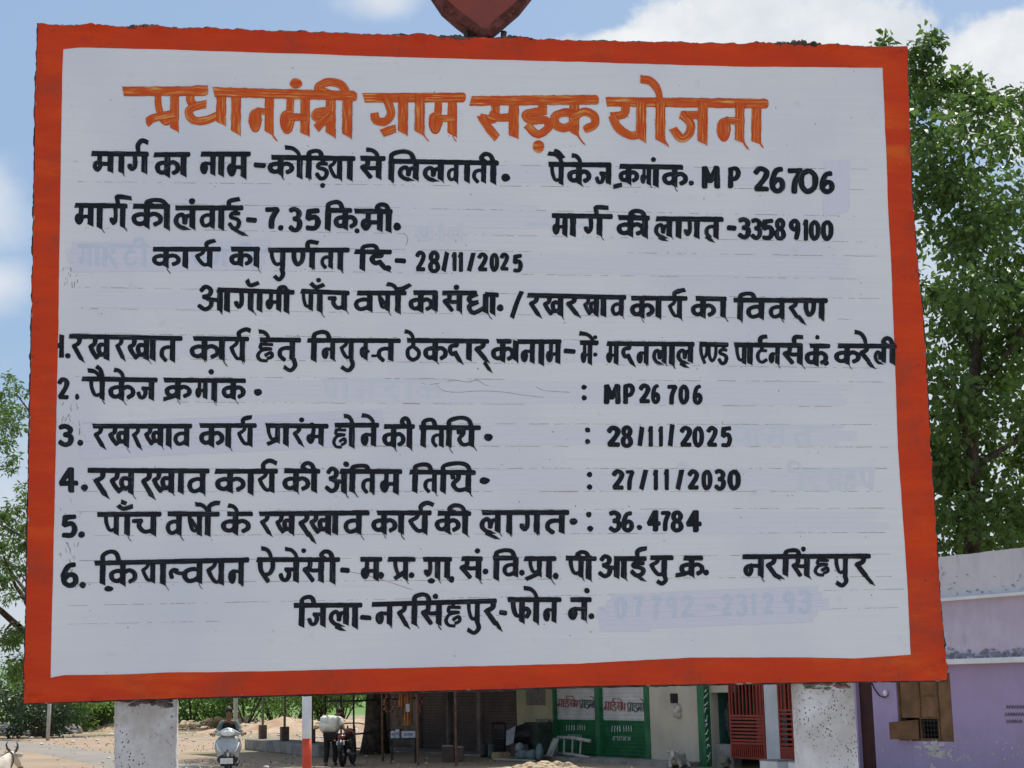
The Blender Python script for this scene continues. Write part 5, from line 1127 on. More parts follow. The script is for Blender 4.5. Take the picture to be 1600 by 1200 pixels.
    def BP(px, py, off=0.0): return on_plane(px, py, FP + FN * .001, FN) + FN * off - l
    ink = Ink(BP, 3, 1, 2, base=.002, step=.0001)
    for i in range(46): ink.dot(rng.gauss(1462, 12), 1160 + abs(rng.gauss(14, 14)), rng.uniform(2, 8) * .6, rng.uniform(2, 9) * .6)
    for i in range(40): ink.dot(rng.uniform(1370, 1598), 1150 + abs(rng.gauss(18, 14)), rng.uniform(.5, 2.4), rng.uniform(.5, 2.2))
    for i in range(12): ink.dot(rng.uniform(1478, 1516), rng.gauss(1180, 5), rng.uniform(.8, 3), rng.uniform(1, 3))
    ink.mb.build('peeled_plaster', pmat('bare_lime_plaster', (.52, .50, .50), .95, var=.2, scale=5, bump=.3), R)
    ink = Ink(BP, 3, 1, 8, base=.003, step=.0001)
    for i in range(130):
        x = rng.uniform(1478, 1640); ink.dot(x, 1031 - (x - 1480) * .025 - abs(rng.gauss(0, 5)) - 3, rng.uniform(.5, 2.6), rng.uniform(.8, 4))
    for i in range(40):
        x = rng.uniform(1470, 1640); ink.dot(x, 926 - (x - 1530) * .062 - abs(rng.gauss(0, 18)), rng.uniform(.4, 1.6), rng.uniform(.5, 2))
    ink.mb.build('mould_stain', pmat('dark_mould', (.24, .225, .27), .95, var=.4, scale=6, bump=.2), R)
    ink = Ink(BP, 1.5, .9, 6, base=.002, step=.0001)
    for y, x0 in ((1107, 1573), (1118.5, 1571), (1129.5, 1573)):
        x = x0
        while x < 1610 - (y > 1125) * 12: ink.stroke([(x, y), (x + 1.2, y - 5)], 2.2, 'flat', 'flat'); ink.stroke([(x + 2, y - 4.5), (x + 3.4, y)], 1.2, 'flat', 'flat'); x += 4.2
    ink.mb.build('stencilled_rows', pmat('faded_grey_stencil', (.16, .135, .19), .9, var=.3, bump=0), R)
    mb = MB(); q = lambda px, py, o=.02: BP(px, py, o)
    mb.tube([q(1362, 1064), q(1367, 1076), q(1375, 1087), q(1384, 1090), q(1388, 1086)], .011, 6); sub(MB(), R); mb.build('cable', M_BLACKISH, R)
    mb = MB(); mb.blob(q(1386.5, 1083, .05), (.05, .05, .065), 2, .15, 2); mb.build('bulb_holder', M_WHITEWASH, R, smooth=True)
shops()
def steps():
    for k, (xa, xb, lab) in enumerate(((1184, 1211, 'white limewashed masonry block before the wide red gate'), (1228, 1262, 'white limewashed masonry block at the foot of the right post gap'))):
        o = 1.3; r = fempty('masonry_block', S(xa, o), lab, 'masonry block', o=o); w = FB(); z = Z(1200, 1189, o)
        w.fb(S(xa, o), S(xb, o), 0, z, .9, o); sub(w, r).build('block', M_WHITEWASH, r, bevel=.01)
        w = FB(); w.fb(S(xa, o) - .01, S(xb, o) + .02, z, z + .02, .88, o + .01); sub(w, r).build('cap', M_CEMENT, r)
steps()
# ---------------------------------------------------------------- things in front of the shops
def verandah():
    g = [gr(598, 1190), gr(653, 1196), gr(713, 1197)]
    R = empty('pipe_canopy', g[1], 0, 'thin pipe canopy with tin roof over the brown shutters and the snack stall', 'canopy')
    for p in g:
        mb = MB(); mb.tube([p, p + Vector((0, 0, 2.75))], .032, 8); sub(mb, R).build('pole', M_RUST, R)
    mb = MB(); mb.tube([g[0] + Vector((0, 0, 1.98)), g[1] + Vector((0, 0, 1.98))], .022, 6); sub(mb, R).build('cross_pipe', M_METAL, R)
    mb = MB(); n = 120; a, b = S(562), 1.2
    for i in range(n + 1):
        s = a + (b - a) * i / n; dz = .03 * (i % 2); mb.v += [fp(s, 3.15 + dz, .52), fp(s, 2.76 + dz, 5.0)]
    for i in range(n): k = 2 * i; mb.f.append([k, k + 1, k + 3, k + 2])
    sub(mb, R).build('tin_roof', M_TIN, R)
    p = gr(508, 1180); q = gr(553, 1181)                       # open black pipe frame left of the tree
    R = empty('scaffold_frame', p, 0, 'open black pipe frame standing around the parked motorcycle', 'metal frame'); bk = Vector((.25, 2.2, 0)); up = Vector((0, 0, 1))
    for a in (p, q, p + bk, q + bk): mb = MB(); mb.tube([a, a + up * 2.5], .03, 6); sub(mb, R).build('upright', M_METAL, R)
    mb = MB(); zz = at_y(508, 1096, p.y).z
    for a, b, z in ((p, q, zz), (q, q + Vector((2.0, .6, .05)), zz), (p, p + bk, zz), (q, q + bk, zz), (p, q, .62), (q, q + Vector((1.4, .3, .1)), .62)): mb.tube([a + up * z, b + up * z], .028, 6)
    sub(mb, R).build('rail', M_METAL, R)
    # low cement plinth with two brown stub pillars carrying pipes
    a, b = gr(401, 1171), gr(520, 1184); R = empty('low_plinth', a, 0, 'low grey cement plinth with two brown stub pillars left of the red and white pole', 'plinth'); d = (b - a); L = d.length; ang = math.atan2(d.y, d.x)
    h = at_y(420, 1154, a.y).z; mb = MB(); mb.box(a + d / 2 + Vector((0, .5, h / 2)), (L, 1.0, h), ang); sub(mb, R).build('cement_base', M_CEMENT, R, bevel=.03)
    for px, wd in ((409, 11), (446.5, 12), (489, 9)):
        t = (px - 401) / 119; p = a + d * t + Vector((0, .35, h)); ww = wd / FPX * p.y; h2 = (h + (1152 - 1131) / FPX * p.y) - h
        mb = MB(); mb.box(p + Vector((0, 0, h2 / 2)), (ww, ww, h2), ang); sub(mb, R).build('stub_pillar', pmat('brown_stub', (.15, .105, .085), .9, var=.4, scale=5, bump=.4), R, bevel=.02)
        mb = MB(); mb.tube([p + Vector((0, 0, h2)), p + Vector((.02, 0, 2.9))], .04, 8); sub(mb, R).build('pipe', pmat('mossy_pipe', (.20, .19, .13), .8, var=.3, scale=8, bump=.2), R)
verandah()
def poles():
    p = at_y(479.5, 1200, 19); p.z = 0; k = 19 / FPX; r = 7.3 * k
    R = empty('boundary_pole', p, 0, 'thick roadside pole painted white above and red below in front of the parked motorcycle', 'pole'); zs = at_y(479, 1154, 19).z
    for name, z0, z1, c in (('red_section', -.1, zs, (.62, .07, .03)), ('white_section', zs, 3.1, (.72, .73, .75))):
        mb = MB(); n = 16; prof = [(r * (1 + .015 * nz(i, z0)), z0 + (z1 - z0) * i / 9) for i in range(10)]; mb.lathe((0, 0, 0), prof, n); mb.build(name, pmat(name + '_paint', c, .6, var=.18, scale=5, bump=.25, bscale=30), R, smooth=True)
    mb = MB(); mb.lathe((0, 0, 0), [(r * 1.02, 3.1), (r * .7, 3.16), (.01, 3.18)], 16); mb.build('cap', M_CEMENT, R, smooth=True)
    p = at_y(368, 1138, 60); p.z = 0; R = empty('grey_pole', p, 0, 'thin pale grey metal pole behind the scooter rider', 'pole'); mb = MB(); mb.tube([(0, 0, 0), (0, 0, 3.6)], .075, 10); mb.build('shaft', pmat('pale_grey_metal', (.42, .43, .42), .6, var=.2), R, smooth=True)
    mb = MB(); mb.box((0, 0, .03), (.3, .3, .06)); mb.build('base', M_CEMENT, R)
    p = at_y(75, 1135, 74); p.z = 0; R = empty('white_post', p, 0, 'slim whitish post in front of the dark filler bush left of the board corner', 'post'); mb = MB(); mb.tube([(0, 0, 0), (.05, 0, 2.1)], .085, 8); mb.build('shaft', pmat('whitish_post', (.46, .44, .41), .9, var=.2), R, smooth=True)
    mb = MB(); mb.lathe((.05, 0, 2.1), [(.09, 0), (.07, .05), (.01, .07)], 8); mb.build('cap', M_CEMENT, R)
    for px, top, y, lab in ((12.5, 1036, 150, 'far off concrete utility pole with a cross arm at the left edge'), (-60, 1020, 190, 'second utility pole beyond the left edge')):
        p = at_y(px, 1090, y); p.z = 0; h = at_y(px, top, y).z; R = empty('utility_pole', p, 0, lab, 'utility pole'); mb = MB(); mb.tube([(0, 0, 0), (0, 0, h)], [.17, .11], 8); mb.build('shaft', M_CEMENT, R)
        mb = MB(); mb.box((0, 0, h - .5), (1.5, .1, .1)); mb.box((0, -.12, h - 1.1), (.9, .08, .08)); mb.build('cross_arm', M_METAL, R)
        if px < 0: break
poles()
def stall():
    p = gr(631, 1192); k = p.y / FPX; top = at_y(631, 1153, p.y).z
    R = empty('stall_table', p, 0, 'small dark table of the snack stall under the pipe canopy', 'table'); mb = MB(); mb.box((0, 0, top - .02), (40 * k, .5, .04)); mb.build('table_top', M_METAL, R)
    for x in (-18, 18):
        for y in (-.22, .22): mb = MB(); mb.tube([(x * k, y, 0), (x * k, y, top - .04)], .016, 6); mb.build('leg', M_METAL, R)
    mb = MB(); mb.box((0, 0, top - .22), (38 * k, .46, .03)); mb.build('shelf', M_METAL, R)
    M_BOX = pmat('white_carton', (.60, .62, .66), .7, var=.2, scale=14, bump=0, col2=(.45, .47, .52))
    for x, w, h, lab in ((-16, 6, 11, 'tall white packet at the left end of the stall table'), (-9, 6, 13, 'white jar packet beside the long white carton on the stall table'), (8, 21, 10, 'long white carton on the right half of the stall table')):
        r = empty('carton', p + Vector((x * k, 0, top)), 0, lab, 'carton'); mb = MB(); mb.box((0, 0, h * k / 2), (w * k, .25, h * k)); mb.build('box', M_BOX, r, bevel=.01)
        mb = MB(); mb.box((0, -.127, h * k * .55), (w * k * .6, .004, h * k * .4)); mb.build('printed_panel', pmat('grey_blue_print', (.25, .28, .36), .6, var=.3, bump=0), r)
    rng = random.Random(7)                                     # goods hanging from the canopy pipe
    for i, (x, y0, y1, w, col, lab) in enumerate(((634, 1078, 1134, 11, (.50, .25, .11), 'orange cloth hanging beside the snack packets'), (626, 1078, 1105, 9, (.62, .30, .13), 'bright orange cloth bunch hanging at the top of the snack stall'), (642.5, 1078, 1133, 6, (.42, .23, .10), 'narrow brownish orange cloth hanging at the canopy pole'))):
        t = at_y(x, y0, p.y + .1); b = at_y(x, y1, p.y + .1); mb = MB(); n = 10
        for j in range(13):
            f = j / 12; c = t.lerp(b, f)
            for q in range(n + 1):
                u = q / n - .5; wd = w * k * (.7 + .5 * f + .15 * nz(f * 3, i)); mb.v.append(c + Vector((u * wd, .07 * math.sin(u * 16 + i + f), .02 * nz(u * 5, f * 3, i))))
        for j in range(12):
            for q in range(n): a = j * (n + 1) + q; mb.f.append([a, a + 1, a + n + 2, a + n + 1])
        tag(mb.build('hanging_cloth', pmat('hanging_cloth_%d' % i, col, .85, var=.3, scale=6, bump=.2), smooth=True), lab, 'cloth')
    for i, (x, lab, col) in enumerate(((603, 'leftmost string of brown snack packets above the stall', (.30, .13, .07)), (613, 'string of reddish snack packets left of the orange cloth', (.26, .12, .06)), (621, 'long string of dark brown snack packets reaching down to the table', (.16, .09, .06)), (658, 'string of red and blue packets right of the canopy pole', (.28, .06, .06)))):
        t = at_y(x, 1079, p.y + .12); r = empty('packet_string', (t.x, t.y, 0), 0, lab, 'packet string', 'strings of snack packets'); mb = MB(); mb.tube([(0, 0, t.z), (0, 0, t.z - (52 if i == 2 else 34) * k)], .006, 4); mb.build('string', M_METAL, r)
        mb = MB()
        for j in range(9 if i != 2 else 15):
            mb.blob((rng.uniform(-2.6, 2.6) * k, rng.uniform(-.05, .05), t.z - (4 + 3.4 * j) * k), (2.4 * k, .03, 2.0 * k), i * 20 + j, .4, 1)
        mb.build('packets', pmat('packet_foil_%d' % i, col, .45, var=.5, scale=9, bump=.2), r)
    t = at_y(637, 1106, p.y - .1); mb = MB(); mb.box((0, 0, 0), (6 * k, .02, 12 * k)); o = mb.build('price_card', M_BOX, loc=t, bevel=.004); tag(o, 'small white card hanging between the orange cloths', 'card')
stall()
def front(px, o, z=0.0): return fp(S(px, o), z, o)
def clutter():
    p = front(779, .7, .05); k = p.y / FPX
    R = empty('folded_chair', p, 0, 'dark chair frame tipped against the last brown shutter', 'chair'); M_DK = pmat('dark_navy_plastic', (.022, .024, .032), .6, var=.3, bump=.1)
    mb = MB()
    for x in (-9, 9): mb.tube([(x * k, -.1, 0), (x * k * 1.1, .22, 47 * k)], .03, 6)
    mb.tube([(-10 * k, .22, 47 * k), (10 * k, .22, 47 * k)], .035, 6); mb.build('back_frame', M_DK, R)
    mb = MB(); mb.box((0, .1, 12 * k), (20 * k, .35, 22 * k)); mb.build('seat', M_DK, R, bevel=.03)
    mb = MB(); mb.box((0, .2, 32 * k), (14 * k, .04, 13 * k), 0, -.3); mb.build('backrest', pmat('dark_grey_cloth', (.06, .06, .065), .8, var=.3), R)
    for x in (-8, 8): mb = MB(); mb.tube([(x * k, -.08, 0), (x * k, -.35, 20 * k)], .02, 6); mb.build('leg', M_DK, R)
    p = front(811, .75, .05); R = empty('draped_stack', p, 0, 'stack of goods under a black sheet with one pale panel beside the yellow wall', 'covered goods'); mb = MB(); mb.box((0, .2, 9 * k), (26 * k, .5, 18 * k)); mb.build('crate', M_BROWNSH, R)
    mb = MB(); n = 14; W_ = [(-14, 30), (-4, 46), (14, 50), (16, 22), (-12, 17)]
    for j in range(11):
        v = j / 10; xl = -9 - 6 * v; xr = 16
        for i in range(n + 1):
            u = i / n; z0 = 17 + 3 * (1 - u); z1 = 37 + 13 * u ** .6; mb.v.append(Vector(((xl + (xr - xl) * u) * k, -.10 - .25 * math.sin(v * 3.1) + .06 * nz(u * 4, v * 4, 2), (z0 + (z1 - z0) * v) * k)))
    for j in range(10):
        for i in range(n): a = j * (n + 1) + i; mb.f.append([a, a + 1, a + n + 2, a + n + 1])
    mb.build('black_sheet', M_DK, R, smooth=True)
    mb = MB(); vs = [(-20 * k, -.42, 17 * k), (-9 * k, -.44, 20 * k), (-5 * k, -.4, 45 * k), (-19 * k, -.36, 38 * k)]; vs = [Vector(v) for v in vs]; vs += [v + Vector((0, .03, 0)) for v in vs]
    mb.add(vs, [(0, 1, 2, 3), (7, 6, 5, 4), (0, 4, 5, 1), (1, 5, 6, 2), (2, 6, 7, 3), (3, 7, 4, 0)]); mb.build('pale_panel', pmat('pale_grey_board', (.34, .36, .40), .7, var=.2), R)
    for x, y, c, w, lab in ((755, 1.1, (.05, .055, .05), 6.0, 'dark plastic drum left of the tipped chair'), (767, 1.15, (.07, .10, .085), 5.6, 'dull green drum between the dark drum and the tipped chair')):
        q = front(x, y); r = empty('drum', q, 0, lab, 'drum'); mb = MB(); mb.lathe((0, 0, 0), [(w * k * .9, 0), (w * k, .05), (w * k, 9 * k), (w * k * .94, 10 * k), (w * k, 11 * k), (w * k, 19 * k), (w * k * .8, 21.5 * k)], 16); mb.build('barrel', pmat('drum_plastic_%d' % x, c, .5, var=.3, bump=.1), r, smooth=True)
        mb = MB(); mb.lathe((0, 0, 21.5 * k), [(w * k * .5, 0), (w * k * .5, .04), (.01, .05)], 12); mb.build('lid', M_METAL, r)
    for x, y, w, h, c, lab in ((775, 1.5, 12, 8.5, (.42, .34, .20), 'small tan cardboard box on the ground before the tipped chair'), (788.5, 1.5, 12, 9.5, (.24, .15, .10), 'brown cardboard box right of the small tan box'), (699, 3.0, 15, 22, (.10, .075, .065), 'dark brown carton standing before the middle brown shutter'), (716, 2.7, 12, 20, (.12, .09, .08), 'dark carton behind the right canopy pole')):
        q = front(x, y); r = empty('cardboard_box', q, .25, lab, 'box'); mb = MB(); mb.box((0, 0, h * k / 2), (w * k, .3, h * k)); mb.build('body', pmat('cardboard_%d' % int(x), c, .9, var=.2, bump=.1), r, bevel=.008)
        mb = MB(); mb.box((0, -.02, h * k + .012), (w * k * .96, .2, .02), 0, .15); mb.build('flap', pmat('cardboard_flap_%d' % int(x), tuple(min(.6, a * (4 if h > 15 else 1.2)) for a in c), .9, var=.2, bump=0), r)
    for x, y, w, h, lab in ((817, 1180, 15, 14, 'low blue plastic sack at the left of the sack pile'), (811, 1169, 7.5, 13, 'pale bluish sack sitting on top of the sack pile'), (831, 1180, 13, 15, 'wide blue sack in the middle of the sack pile'), (842, 1180, 6.5, 24, 'upright pale blue sack at the right end of the sack pile')):
        q = front(x, 1.25); z = (1180 - y) * k; mb = MB(); mb.blob((0, 0, h * k * .5), (w * k * .85, .24, h * k * .58), x, .10, 3, 1.3, -h * k * .5); o = mb.build('sack', pmat('blue_woven_sack_%d' % int(x), (.14, .19, .21) if y > 1175 else (.24, .31, .31), .7, var=.3, scale=5, bump=.4, bscale=20), smooth=True, loc=(q.x, q.y, z)); tag(o, lab, 'sack')
    a, b = front(772, 1.9), front(834, 1.7); mb = MB(); mb.tube([a + Vector((0, 0, .04)), b + Vector((0, 0, .04))], .03, 6); tag(mb.build('wooden_stick', pmat('bleached_stick', (.40, .38, .32), .9, var=.2)), 'long pale stick lying on the ground before the blue sacks', 'stick')
    # light ladder resting on its side against the green shutters
    q = gr(858, 1183); R = empty('cot_frame', q, 0, 'pale wooden cot frame tipped on its side before the left green shutter', 'cot frame'); M_LW = pmat('pale_weathered_wood', (.40, .40, .36), .85, var=.25, scale=6, bump=.3, bscale=30)
    def L(px, py, o=.55): return fp(*fs(px, py, o), o)
    for pts, rr in ((((872, 1152), (895, 1153), (922, 1158)), .045), (((868, 1177), (895, 1179), (920, 1184)), .042)): mb = MB(); mb.tube([L(*x) for x in pts], rr, 8); sub(mb, R).build('side_rail', M_LW, R, smooth=True)
    for a, b in (((871, 1153), (870, 1177)), ((882, 1153), (881, 1178)), ((895, 1154), (894, 1179)), ((908, 1156), (906, 1181))): mb = MB(); mb.tube([L(*a), L(*b)], .026, 6); sub(mb, R).build('rung', M_LW, R)
    mb = MB(); v = [L(853, 1181, .9), L(861, 1182, .9), L(872, 1154, .6), L(864, 1153, .6)]; v += [x + FN * -.04 for x in v]; mb.add(v, [(0, 1, 2, 3), (7, 6, 5, 4), (0, 4, 5, 1), (1, 5, 6, 2), (2, 6, 7, 3), (3, 7, 4, 0)]); sub(mb, R).build('end_board', M_LW, R)
    s, z = fs(853, 1128); R = fempty('cabinet', s, 'dark green cabinet standing against the yellow wall', 'cabinet', o=.0); w = FB(); w.fb(S(841), S(864), .12, z, .02, .45); sub(w, R).build('body', pmat('dark_green_cabinet', (.04, .055, .04), .7, var=.3), R, bevel=.01)
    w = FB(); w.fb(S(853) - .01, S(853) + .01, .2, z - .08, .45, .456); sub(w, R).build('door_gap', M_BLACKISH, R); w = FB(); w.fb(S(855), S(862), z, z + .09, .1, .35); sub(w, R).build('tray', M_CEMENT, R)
    s = S(838); w = FB(); w.fb(S(824), S(853), Z(838, 1102), Z(838, 1068), .004, .02); R = fempty('poster', s, 'dark faded poster on the yellow wall', 'poster'); sub(w, R).build('sheet', pmat('faded_poster_print', (.12, .11, .09), .7, var=.9, scale=9, bump=0, col2=(.22, .19, .17)), R)
    w = FB(); w.fb(S(823), S(854), Z(838, 1069), Z(838, 1067), .02, .03); sub(w, R).build('batten', M_WOOD, R)
    q = fp(S(1060, .1), Z(1060, 1112), .1); mb = MB(); mb.blob((0, 0, 0), (.11, .05, .17), 4, .5, 2); o = mb.build('hanging_bag', pmat('pale_cloth_bag', (.45, .43, .38), .9, var=.4, scale=12, bump=.2), smooth=True, loc=q); tag(o, 'small pale bag hanging under the vent on the cream wall', 'bag')
    for x, y, w, h, c, lab in ((1133, 1158, 11, 48, (.06, .065, .07), 'dark bundle of clothes hanging in the green doorway'), (1131, 1176, 13, 20, (.16, .145, .12), 'grey sack slumped at the foot of the green doorway')):
        q = fp(S(x, -.3 if h > 30 else .3), Z(x, y), -.4 if h > 30 else .3); kk = q.y / FPX; mb = MB(); mb.blob((0, 0, 0), (w * kk * .6, .16, h * kk * .5), x, .5, 3, 2.2); o = mb.build('cloth_bundle', pmat('bundle_%d' % x, c, .9, var=.6, scale=7, bump=.5, bscale=14), smooth=True, loc=q + Vector((0, 0, (h * kk * .5 if h < 30 else .45) - (h < 30) * q.z))); tag(o, lab, 'bundle')
clutter()
# ---------------------------------------------------------------- people, two-wheelers and cattle
def skinned(name, J, bones, mat, parent=None, infl=1.0, levels=2, add=0.0):
    keys = []
    for a, b in bones:
        for k in (a, b):
            if k not in keys: keys.append(k)
    me = bpy.data.meshes.new(name); me.from_pydata([J[k][:3] for k in keys], [(keys.index(a), keys.index(b)) for a, b in bones], [])
    me.materials.append(mat); o = bpy.data.objects.new(name, me); C.objects.link(o)
    if parent: o.parent = parent
    m = o.modifiers.new('skin', 'SKIN'); m.use_smooth_shade = True
    for i, k in enumerate(keys):
        r = J[k][3] * infl + add; ry = (J[k][4] if len(J[k]) > 4 else J[k][3]) * infl + add
        me.skin_vertices[0].data[i].radius = (r, ry); me.skin_vertices[0].data[i].use_root = (i == 0)
    s = o.modifiers.new('sub', 'SUBSURF'); s.levels = levels; s.render_levels = levels
    return o
def hand(J, bones, w, d, side, s=1.0):
    """palm and five bent fingers starting at joint w, pointing along d"""
    d = Vector(d).normalized(); sd = Vector(side).normalized(); p = Vector(J[w][:3]); nrm = d.cross(sd)
    J[w + '_palm'] = (*(p + d * .07 * s), .030, .016); bones.append((w, w + '_palm'))
    for i, (off, L) in enumerate(((-.028, .066), (-.010, .078), (.010, .072), (.027, .056))):
        b = p + d * .085 * s + sd * off * s; m = b + d * L * .5 * s - nrm * .012; e = m + d * L * .25 * s - nrm * .035
        for n_, q, r in (('a', b, .0095), ('b', m, .0088), ('c', e, .0078)): J['%s_f%d%s' % (w, i, n_)] = (*q, r)
        bones += [(w + '_palm', '%s_f%da' % (w, i)), ('%s_f%da' % (w, i), '%s_f%db' % (w, i)), ('%s_f%db' % (w, i), '%s_f%dc' % (w, i))]
    b = p + d * .04 * s - sd * .032 * s; e = b + d * .04 * s - sd * .028 * s - nrm * .02
    J[w + '_ta'] = (*b, .011); J[w + '_tb'] = (*e, .009); bones += [(w, w + '_ta'), (w + '_ta', w + '_tb')]
SKIN = pmat('brown_skin', (.20, .105, .065), .55, var=.12, scale=5, bump=.05)
HAIR = pmat('black_hair', (.012, .010, .009), .5, var=.4, scale=20, bump=.5, bscale=60)
def head(root_mesh, c, face, up=(0, 0, 1), s=1.0):
    """face details and hair fitted to a head centred at c looking along face"""
    f = Vector(face).normalized(); u = Vector(up); r = f.cross(u).normalized(); u = r.cross(f); c = Vector(c); P = lambda x, y, z: c + (r * x + u * y + f * z) * s
    mb = MB(); mb.blob(P(0, .045, -.022), (.088 * s, .098 * s, .082 * s), 3, .12, 3, 3, None)
    mb.v = [v if (v - c).dot(f) < .062 * s or (v - c).dot(u) > .05 * s else v - f * ((v - c).dot(f) - .05 * s) for v in mb.v]; mb.build('hair', HAIR, root_mesh, smooth=True)
    mb = MB(); mb.blob(P(0, -.01, .098), (.014 * s, .022 * s, .018 * s), 1, .05, 2); mb.blob(P(-.078, -.005, -.005), (.012 * s, .028 * s, .018 * s), 2, .05, 2); mb.blob(P(.078, -.005, -.005), (.012 * s, .028 * s, .018 * s), 2, .05, 2); mb.build('nose_and_ears', SKIN, root_mesh, smooth=True)
    mb = MB(); mb.blob(P(-.03, .012, .083), (.012 * s, .006 * s, .006 * s), 1, 0, 2); mb.blob(P(.03, .012, .083), (.012 * s, .006 * s, .006 * s), 1, 0, 2); mb.blob(P(0, -.052, .083), (.022 * s, .006 * s, .006 * s), 1, 0, 2); mb.build('eyes_and_mouth', pmat('dark_features', (.03, .015, .012), .4, bump=0), root_mesh)
def wheel(root, loc, R, w, spokes=True, name='wheel'):
    mb = MB(); x0 = w / 2; prof = [(R * .72, -x0 * .7), (R * .86, -x0), (R * .97, -x0 * .6), (R, 0), (R * .97, x0 * .6), (R * .86, x0), (R * .72, x0 * .7)]
    n = 24; vs, fs = [], []
    for r, h in prof:
        for k in range(n): q = 2 * math.pi * k / n; vs.append(Vector(loc) + Vector((h, r * math.cos(q), r * math.sin(q))))
    m = len(prof)
    for i in range(m):
        for k in range(n): j = (i + 1) % m; fs.append((i * n + k, i * n + (k + 1) % n, j * n + (k + 1) % n, j * n + k))
    mb.add(vs, fs); o = mb.build(name, pmat('black_tyre', (.018, .018, .018), .85, var=.3, bump=.3), root, smooth=True)
    mb = MB(); mb.lathe(loc, [(R * .16, -w * .5), (R * .2, 0), (R * .16, w * .5)], 10, 'X')
    for k in range(6): q = k * math.pi / 3; mb.tube([Vector(loc), Vector(loc) + Vector((0, R * .74 * math.cos(q), R * .74 * math.sin(q)))], .014, 5)
    mb.build('rim', pmat('wheel_rim', (.30, .30, .31), .4, metal=.8, var=.2, bump=0), o, smooth=True)
def scooter_and_rider():
    base = gr(357, 1214); rz = math.radians(7)
    R = empty('scooter', base, rz, 'silver grey motor scooter ridden towards the viewer by the left post', 'scooter')
    SIL = pmat('silver_paint', (.42, .44, .44), .32, metal=.35, spec=.5, var=.12, scale=4, bump=.05); BLK = pmat('black_plastic', (.02, .02, .022), .5, var=.3, bump=.1); GLS = pmat('clear_lamp', (.75, .78, .80), .12, spec=.8, var=.1, bump=0)
    mb = MB(); nx, nz_ = 12, 12                            # leg shield
    for j in range(nz_ + 1):
        v = j / nz_; z = .34 + .58 * v; hw = interp([(0, .16), (.25, .25), (.6, .315), (.85, .29), (1, .22)], v)
        for i in range(nx + 1):
            u = 2 * i / nx - 1; y = -.50 + .14 * v + .13 * u * u - .05 * math.cos(u * 1.5) * (1 - abs(v - .45)); mb.v.append(Vector((hw * u, y, z + .03 * (1 - u * u) * (v > .95))))
    for j in range(nz_):
        for i in range(nx): a = j * (nx + 1) + i; mb.f.append([a, a + 1, a + nx + 2, a + nx + 1])
    o = mb.build('front_apron', SIL, R, smooth=True); so_ = o.modifiers.new('solid', 'SOLIDIFY'); so_.thickness = .03
    for x in (-1, 1):
        mb = MB(); mb.tube([(x * .26, -.44, .80), (x * .215, -.51, .66), (x * .12, -.54, .56)], [.010, .02, .008], 6); mb.build('indicator', GLS, o, smooth=True)
    mb = MB(); mb.blob((0, -.565, .62), (.022, .01, .028), 2, .05, 2); mb.build('badge', BLK, o)
    mb = MB(); mb.blob((0, -.53, .42), (.24, .10, .13), 2, .06, 3); mb.build('nose_grille', BLK, R, smooth=True)
    mb = MB(); mb.box((0, -.98, .40), (.29, .015, .12), 0, .12); mb.build('number_plate', pmat('plate_white', (.66, .67, .66), .5, var=.1, bump=0), R, bevel=.006)
    mb = MB(); mb.tube([(0, -.92, .26), (0, -.86, .44), (0, -.68, .53), (0, -.5, .46)], [.05, .085, .09, .05], 10); mb  .build('front_mudguard', BLK, R, smooth=True)
    mb = MB(); n = 10                                      # handlebar cowl with headlamp
    mb.v = []; prof = [(-.30, .985, .02), (-.2, 1.0, .06), (-.1, 1.02, .095), (0, 1.035, .11), (.1, 1.02, .095), (.2, 1.0, .06), (.30, .985, .02)]
    for x, z, r in prof:
        for k in range(n): q = 2 * math.pi * k / n; mb.v.append(Vector((x, -.40 + .09 * abs(x) / .3 + r * 1.0 * math.cos(q), z + r * math.sin(q) * (1.0 if math.sin(q) > 0 else .85))))
    for i in range(6):
        for k in range(n): mb.f.append([i * n + k, i * n + (k + 1) % n, (i + 1) * n + (k + 1) % n, (i + 1) * n + k])
    cw = mb.build('handlebar_cowl', SIL, R, smooth=True)
    mb = MB(); mb.blob((0, -.475, 1.01), (.155, .05, .068), 1, .02, 3); mb.build('headlight', GLS, cw, smooth=True)
    mb = MB(); mb.tube([(-.40, -.26, .985), (-.30, -.31, .985), (.30, -.31, .985), (.40, -.26, .985)], .018, 8); mb.build('handlebar', BLK, R, smooth=True)
    for x in (-1, 1):
        mb = MB(); mb.tube([(x * .29, -.30, .99), (x * .41, -.25, .985)], .024, 8); mb.build('grip', BLK, R, smooth=True)
    mb = MB(); mb.blob((0, .38, .62), (.19, .46, .16), 4, .08, 3); mb.build('rear_body', SIL, R, smooth=True)
    mb = MB(); mb.blob((0, .32, .775), (.15, .40, .055), 4, .05, 3); mb.build('seat', BLK, R, smooth=True)
    mb = MB(); mb.box((0, -.16, .30), (.34, .62, .06)); mb.build('floorboard', BLK, R, bevel=.02)
    mb = MB(); mb.tube([(.17, .3, .26), (.19, .8, .33)], [.04, .05], 8); mb.build('exhaust', BLK, R, smooth=True)
    wheel(R, (0, -.68, .23), .23, .10); wheel(R, (0, .62, .23), .23, .10)
    # rider
    P = empty('person', base, rz, 'man in black vest and grey green shirt riding the silver scooter', 'person')
    J = {'hip': (0, .22, .86, .13, .12), 'belly': (0, .17, 1.0, .135, .11), 'chest': (0, .10, 1.17, .16, .115), 'neckb': (0, .06, 1.29, .075), 'neck': (0, .045, 1.34, .052), 'chin': (0, .0, 1.405, .066, .07), 'head': (0, .0, 1.475, .076, .088), 'crown': (0, .015, 1.535, .055, .06)}
    B = [('hip', 'belly'), ('belly', 'chest'), ('chest', 'neckb'), ('neckb', 'neck'), ('neck', 'chin'), ('chin', 'head'), ('head', 'crown')]
